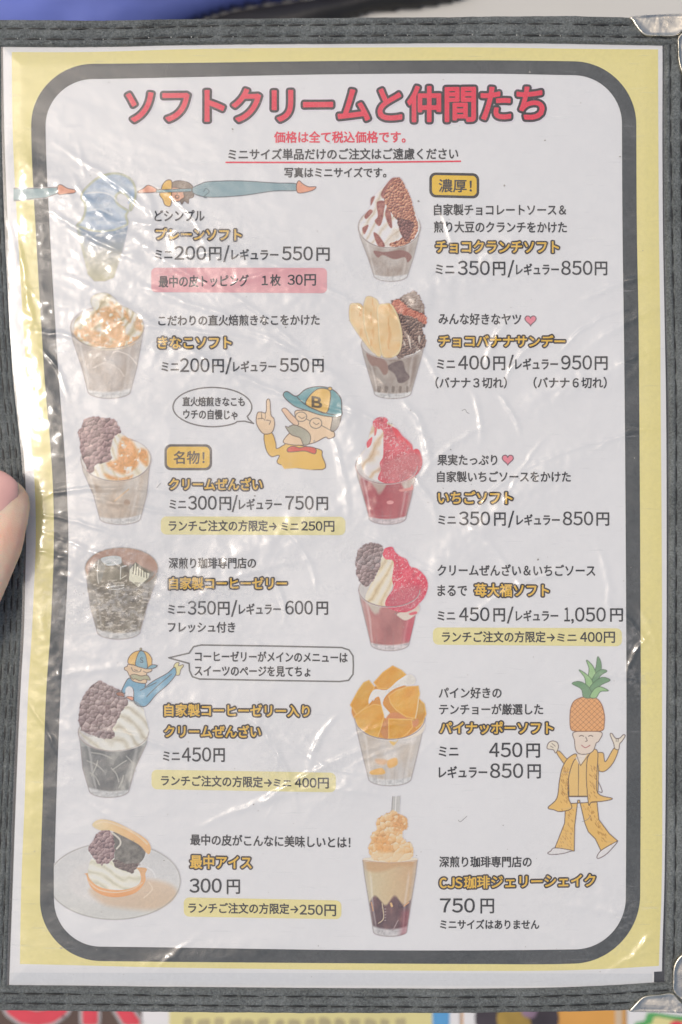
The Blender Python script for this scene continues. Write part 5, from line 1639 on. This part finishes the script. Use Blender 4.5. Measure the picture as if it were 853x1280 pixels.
# ------------------------------------------------------------ the hand holding the menu at the left
def hand():
    bm = bmesh.new()
    def ball(p, r, flat=1.0):
        m = Matrix.Translation(p) @ Matrix.Diagonal((r, r, r*flat, 1))
        bmesh.ops.create_icosphere(bm, subdivisions=2, radius=1, matrix=m)
    def limb(a, b, ra, rb, n=None, flat=1.0):
        L = (b-a).length
        n = n or max(3, int(L/0.0026))
        for i in range(n+1):
            t = i/n
            ball(a.lerp(b, t), ra + (rb-ra)*t, flat)
    H = lambda px, py, zmm: at(px, py, zmm/1000)
    mm = 0.001
    # thumb
    tip, mid, ip, mcp, base = H(3, 632, 10.6), H(-10, 676, 11.2), H(-46, 766, 13.5), H(-130, 880, 4), H(-235, 980, -12)
    limb(tip, mid, 9.1*mm, 10.1*mm, flat=0.74); limb(mid, ip, 10.1*mm, 9.6*mm, flat=0.8); limb(ip, mcp, 9.6*mm, 11.5*mm); limb(mcp, base, 11.5*mm, 16*mm)
    K = [H(-150, 770, -21), H(-172, 855, -22), H(-186, 935, -22), H(-200, 1010, -21)]
    R = [9.6, 9.8, 9.4, 8.4]
    heel = H(-330, 1010, -18)
    for k, r in zip(K, R):
        limb(heel, k, 14*mm, r*mm)
    for i in range(3):
        limb(K[i], K[i+1], 9.5*mm, 9.3*mm)
    limb(base, K[0], 14*mm, 9*mm); limb(base, heel, 16*mm, 16*mm)
    F = [((-60, 735, -17), (30, 716, -12.5), (92, 712, -11)), ((-78, 830, -17), (22, 820, -12.5), (92, 816, -11)),
         ((-86, 915, -17), (8, 908, -12.5), (72, 904, -11)), ((-104, 990, -16), (-36, 984, -11.5), (16, 980, -10.5))]
    FR = [(8.6, 7.9, 6.9), (8.8, 8.1, 7.0), (8.4, 7.7, 6.7), (7.2, 6.6, 5.8)]
    for k, f, r, r0 in zip(K, F, FR, R):
        a, b, c = [H(*q) for q in f]
        limb(k, a, r0*mm, r[0]*mm); limb(a, b, r[0]*mm, r[1]*mm); limb(b, c, r[1]*mm, r[2]*mm)
    wrist = H(-470, 1180, -26); arm = H(-900, 1640, -60)
    limb(heel, wrist, 20*mm, 24*mm, flat=0.8); limb(base, wrist, 15*mm, 22*mm, flat=0.85); limb(wrist, arm, 23*mm, 38*mm, n=40)
    me = bpy.data.meshes.new('hand_raw'); bm.to_mesh(me); bm.free()
    o = bpy.data.objects.new('hand_raw', me)
    COL.objects.link(o)
    m = o.modifiers.new('r', 'REMESH'); m.mode = 'VOXEL'; m.voxel_size = 0.0010
    s_ = o.modifiers.new('s', 'SMOOTH'); s_.iterations = 6; s_.factor = 0.6
    dg = bpy.context.evaluated_depsgraph_get()
    me2 = bpy.data.meshes.new_from_object(o.evaluated_get(dg))
    me2.name = 'person'
    bpy.data.objects.remove(o); bpy.data.meshes.remove(me)
    # crease lines over the thumb joint and soft pads
    co = np.empty(len(me2.vertices)*3); me2.vertices.foreach_get('co', co); co = co.reshape(-1, 3)
    nrm = np.empty(len(me2.vertices)*3); me2.vertices.foreach_get('normal', nrm); nrm = nrm.reshape(-1, 3)
    axv = np.array(tip - ip); axv /= np.linalg.norm(axv)
    d = (co - np.array(ip)) @ axv
    near = np.exp(-(np.linalg.norm(co-np.array(ip), axis=1)/0.022)**4)
    side_ = np.cross(axv, [0, 0, 1]); sv = (co - np.array(ip)) @ side_
    dd = np.zeros(len(co))
    for k_, (off, amp, bw) in enumerate(((0.0, .35, 18), (0.0022, .28, -22), (-0.0024, .3, 25), (0.0048, .18, 10), (-0.005, .18, -12), (0.0105, .12, 14))):
        dd -= amp*0.001*np.exp(-((d - off - 0.0009*np.sin(sv*900+k_*2) + bw*sv*sv*0.12)/0.00045)**2)
    dd += 0.00012*(fbm(co[:, 0]*900, co[:, 1]*900, 3, 3)-0.5)
    co += nrm*(dd*near)[:, None]
    me2.vertices.foreach_set('co', co.ravel()); me2.update()
    body = link('person', me2, MAT_SKIN, None, True)
    tag(body, 'bare hand with pink thumbnail gripping the left edge of the menu', 'person')
    # thumbnail: curved plate on the back of the thumb
    ax = (tip - H(-22, 700, 10.6)); ax.z = 0; ax.normalize()
    side = Vector((ax.y, -ax.x, 0))
    cN = H(-4.5, 620, 10.6)
    V = []; nu, nv = 22, 26
    hw, hl = 7.3*mm, 8.2*mm
    for i in range(nu):
        for j in range(nv):
            u = -1 + 2*i/(nu-1); v = -1 + 2*j/(nv-1)
            # squircle outline
            uu = u*math.sqrt(1 - 0.42*v*v); vv = v*math.sqrt(1 - 0.42*u*u)
            w = hw*(1 - 0.10*(-vv))
            q = cN + side*uu*w + ax*vv*hl
            zz = 7.6*mm*math.sqrt(max(0.0, 1 - (uu*w/(9.6*mm))**2)) * (1 - 0.16*max(0, vv)**2 - 0.03*vv*vv) - 0.55*mm
            edge = max(abs(u), abs(v))
            zz -= 0.9*mm*max(0, edge-0.85)*10*0.35
            V.append((q.x, q.y, q.z + zz))
    Fq = [(i*nv+j, (i+1)*nv+j, (i+1)*nv+j+1, i*nv+j+1) for i in range(nu-1) for j in range(nv-1)]
    nm = bpy.data.meshes.new('thumbnail'); nm.from_pydata(V, [], Fq); nm.update()
    bm = bmesh.new(); bm.from_mesh(nm)
    bmesh.ops.recalc_face_normals(bm, faces=bm.faces)
    if sum(f.normal.z for f in bm.faces) < 0:
        bmesh.ops.reverse_faces(bm, faces=bm.faces)
    g = bmesh.ops.extrude_face_region(bm, geom=bm.faces[:])
    vs = [e for e in g['geom'] if isinstance(e, bmesh.types.BMVert)]
    bmesh.ops.translate(bm, vec=(0, 0, 0.35*mm), verts=vs)
    bmesh.ops.recalc_face_normals(bm, faces=bm.faces)
    bm.to_mesh(nm); bm.free()
    link('thumbnail', nm, MAT_NAIL, body, True)
hand()

# ------------------------------------------------------------ clear crinkled sleeve over the sheet
def sleeve():
    st = 1.55
    ny_, nx_ = int(1180/st), int(834/st)
    tt_ = np.linspace(0, 1, ny_); uu_ = np.linspace(0, 1, nx_)
    Y0 = 54 + tt_*(1237-54)
    xl = cr(Lx_y, Lea_L, Y0) - 3; xr = cr(Rx_y, Lea_R, Y0) + 3
    X = xl[:, None] + uu_[None, :]*(xr-xl)[:, None]
    yt = cr(Tx, Lea_T, X) - 3; yb = cr(Bx, Lea_B, X) + 3
    Y = yt + (yb-yt)*tt_[:, None]
    mmm = 0.001
    r = np.random.RandomState(11)
    h = np.zeros(X.shape)
    left = 1 - sstep(150, 560, X)
    # slack of the film
    h += mmm*(0.55*left + 0.40)*(fbm(X/150+3, Y/110, 5, 3)-0.5)*1.3
    h += mmm*(0.16 + 0.16*left)*(fbm((X+0.5*Y)/60, (Y-0.35*X)/22, 15, 3)-0.5)
    WOB = 5.0*(fbm(X/16, Y/16, 61, 3)-0.5)
    AMP = 0.45 + 1.1*fbm(X/13, Y/13, 62, 2)
    def crease(cx, cy, L, ang, w, a, bend=0.0, asym=0.0):
        dx = X-cx; dy = Y-cy
        ca, sa = math.cos(ang), math.sin(ang)
        s = dx*ca + dy*sa
        t = -dx*sa + dy*ca - bend*s*s/L + WOB
        g = np.exp(-(t/w)**2)
        if asym: g = np.where(t > 0, np.exp(-(t/(w*asym))**2), g)
        return a*AMP*g*np.exp(-(s/(L/2))**4)
    C = [ # cx, cy, length, degrees (down to the right +), width, height mm, bend
        (150, 235, 150, 38, 5, .45, .1), (120, 300, 120, 30, 5, .35, -.1), (205, 285, 120, 12, 4, .35, .2), (190, 262, 50, 80, 5, .5, .3),
        (230, 340, 160, 32, 6, .45, -.1), (300, 322, 120, 8, 4, .35, .2), (350, 340, 140, -12, 4, .35, .15), (160, 385, 150, 30, 5, .35, .1),
        (250, 385, 160, 18, 5, .40, -.1), (250, 416, 200, 8, 4, .35, .05), (330, 398, 150, 38, 4, .35, .1), (370, 440, 120, 28, 3.5, .4, .1),
        (300, 470, 190, 24, 5, .45, -.1), (410, 510, 120, 14, 3, .30, .1), (460, 520, 90, 25, 3, .35, .2), (80, 420, 60, 15, 4, .4, .3),
        (40, 385, 60, 75, 4, .5, .5), (75, 463, 60, 60, 3.5, .45, .3), (100, 612, 110, -6, 3, .4, .1), (90, 650, 130, 14, 3, .35, .1),
        (180, 612, 140, 3, 3, .25, .1), (120, 690, 160, 25, 4, .35, .1), (210, 640, 200, 8, 4, .25, -.1), (60, 690, 60, 15, 3, .4, 0),
        (150, 740, 140, 20, 6, .30, .1), (300, 720, 160, -20, 5, .25, .2), (380, 690, 80, 60, 4, .3, .3), (120, 835, 120, -8, 5, .25, .1),
        (300, 790, 150, 30, 5, .2, .1), (350, 740, 60, 70, 3, .35, .3), (60, 910, 80, 60, 4, .3, .2), (190, 925, 120, 20, 3.5, .35, .2),
        (350, 945, 110, 62, 4, .6, .3), (375, 972, 120, -28, 4, .55, .2), (395, 930, 70, -65, 4, .5, .3), (420, 985, 150, 5, 3.5, .4, .1),
        (330, 1000, 150, -18, 4, .35, .1), (430, 945, 110, -20, 3, .35, .2), (405, 955, 90, 22, 3, .45, -.3), (160, 1035, 110, 38, 4, .25, .1),
        (620, 420, 70, -62, 5, .40, .4), (655, 440, 80, -45, 4, .45, .5), (740, 405, 90, -32, 2.6, .45, .3), (780, 352, 110, -18, 4, .45, .2),
        (790, 400, 110, -28, 5, .40, .1), (810, 440, 80, -20, 4, .30, .1), (720, 560, 150, -18, 3, .35, .2), (790, 540, 90, -14, 3, .5, .4),
        (530, 540, 80, 70, 5, .55, .4), (600, 520, 60, 80, 4, .4, .3), (640, 515, 50, 60, 3, .4, .3), (810, 535, 50, 10, 3, .4, .3),
        (430, 600, 110, 80, 5, .3, .2), (535, 620, 70, 60, 5, .35, .3), (620, 610, 60, -40, 3, .35, .4), (650, 590, 90, -60, 3, .25, .2),
        (650, 730, 140, -25, 5, .35, .3), (560, 560, 110, -40, 4, .25, .3), (760, 720, 70, 80, 5, .3, .3), (790, 780, 70, 45, 4, .45, .2),
        (795, 815, 50, -60, 4, .5, .2), (815, 790, 70, 70, 4, .3, .2), (805, 850, 90, 12, 3, .45, .1), (750, 845, 90, -10, 4, .25, .1),
        (620, 690, 120, 50, 5, .25, .1), (500, 690, 130, 30, 4, .25, .1), (470, 910, 60, -15, 3, .35, .2), (480, 940, 80, -20, 3, .3, .1),
        (745, 1135, 130, 12, 6, .35, .1), (800, 1180, 70, -50, 5, .4, .3), (780, 1200, 80, -30, 4, .35, .3), (720, 1180, 120, 25, 5, .25, .2),
        (520, 430, 120, 55, 4, .25, .1), (435, 375, 80, 30, 3, .3, .2), (470, 470, 60, 45, 4, .3, .3), (560, 285, 60, 70, 4, .25, .2),
        (235, 265, 90, 50, 3, .35, .4), (120, 260, 90, 48, 3, .3, -.2), (220, 1190, 70, -40, 5, .2, .1), (30, 330, 120, 78, 5, .4, .2)]
    for cx, cy, L, dg, w, a, b in C:
        h += mmm*crease(cx, cy, L, math.radians(dg), w*0.8, a*r.uniform(0.75, 1.15), b*1.0, r.uniform(0.6, 1.5))
        # small branches that run off the main fold
        for _ in range(2):
            t = r.uniform(-0.4, 0.4)*L
            h += mmm*crease(cx+t*math.cos(math.radians(dg)), cy+t*math.sin(math.radians(dg)), L*r.uniform(0.2, 0.5), math.radians(dg+r.uniform(-45, 45)), w*0.5, a*r.uniform(0.12, 0.25), b*2)
    for cx, cy, L, dg, w, a in ((90, 250, 260, 40, 15, .7), (60, 480, 200, 70, 13, .7), (180, 420, 260, 25, 16, .8), (120, 700, 260, 15, 16, .8), (80, 860, 220, 75, 13, .6), (300, 330, 260, 22, 15, .8),
                                (330, 680, 280, -25, 18, .8), (300, 900, 260, 20, 16, .7), (450, 560, 220, 70, 15, .9), (560, 350, 260, -30, 16, .9), (620, 640, 260, -40, 17, .9), (740, 470, 200, -20, 12, .8),
                                (480, 960, 220, -25, 15, .8), (740, 1110, 220, 20, 15, .8), (250, 1190, 200, -12, 12, .6)):
        h += mmm*crease(cx, cy, L, math.radians(dg), w, a*0.72, 0.1, 1.6)
    # dense crinkle in the rubbed left part
    rub = gauss(X, 150, 190)*(0.35 + 0.65*np.maximum(gauss(Y, 300, 120), gauss(Y, 740, 110))) + 0.15
    f1 = 1-np.abs(2*fbm(X/22, Y/17, 25, 4)-1)
    h += mmm*0.22*rub*(f1-0.7)
    f2 = 1-np.abs(2*fbm(X/60, Y/50, 35, 3)-1)
    h += mmm*0.34*(f2-0.7)*(0.5+0.5*left)
    calm = sstep(57, 130, Y)*0.8 + 0.2
    calm = calm*(1 - 0.62*gauss(Y, 110, 105)) * (1 - 0.35*gauss(X, 40, 70)*gauss(Y, 500, 260))
    calm *= 0.45 + 0.55*(1 - gauss(Y, 1100, 120)*gauss(X, 350, 300))
    calm *= 0.6 + 0.4*np.clip(1-gauss(X, 600, 190)*gauss(Y, 1000, 140), 0, 1)
    edge = np.minimum.reduce([X-xl[:, None], xr[:, None]-X, Y-yt, yb-Y])
    h *= calm*sstep(0, 26, edge)
    z = 0.00062*sstep(0, 30, edge) + 0.0002
    z = np.maximum(z + h + 0.0002, 0.00024)
    V = wpos(X, Y, z).reshape(-1, 3)
    o = quads_mesh('clear_sleeve', V, grid_quads(ny_, nx_), MAT_SLEEVE)
    patch = np.zeros(X.shape)  # scuffed patches; their pale haze also paints in glare on the film
    for cx, cy, wx, wy, am in ((245, 300, 60, 40, .8), (120, 260, 60, 60, .6), (150, 745, 85, 60, 1.0), (280, 725, 110, 45, .6), (95, 920, 45, 80, .5), (300, 610, 120, 30, .4),
                               (480, 350, 60, 25, .6), (520, 545, 45, 60, .5), (440, 700, 60, 40, .5), (610, 330, 90, 25, .35), (380, 950, 70, 45, .6), (60, 470, 30, 90, .5), (740, 1150, 60, 40, .4), (790, 820, 25, 60, .5), (700, 1075, 40, 25, .35), (160, 430, 70, 60, .5), (330, 430, 90, 50, .3)):
        patch += am*gauss(X, cx, wx)*gauss(Y, cy, wy)
    mott = fbm(X/26, Y/18, 45, 4)
    fine = fbm(X/3.2, Y/3.2, 49, 2)
    wear_glare = np.clip(0.03 + patch*sstep(0.42, 0.64, mott)*(0.05 + 0.75*sstep(.35,.75,fine)) + 0.06*fbm(X/30, Y/30, 47, 2)*left, 0, 0.6)
    ca = o.data.color_attributes.new('Wear', 'FLOAT_COLOR', 'POINT')
    c = np.ones((X.size, 4), np.float32); c[:, :3] = wear_glare.reshape(-1, 1)
    ca.data.foreach_set('color', c.ravel())
    fpart(o)
sleeve()
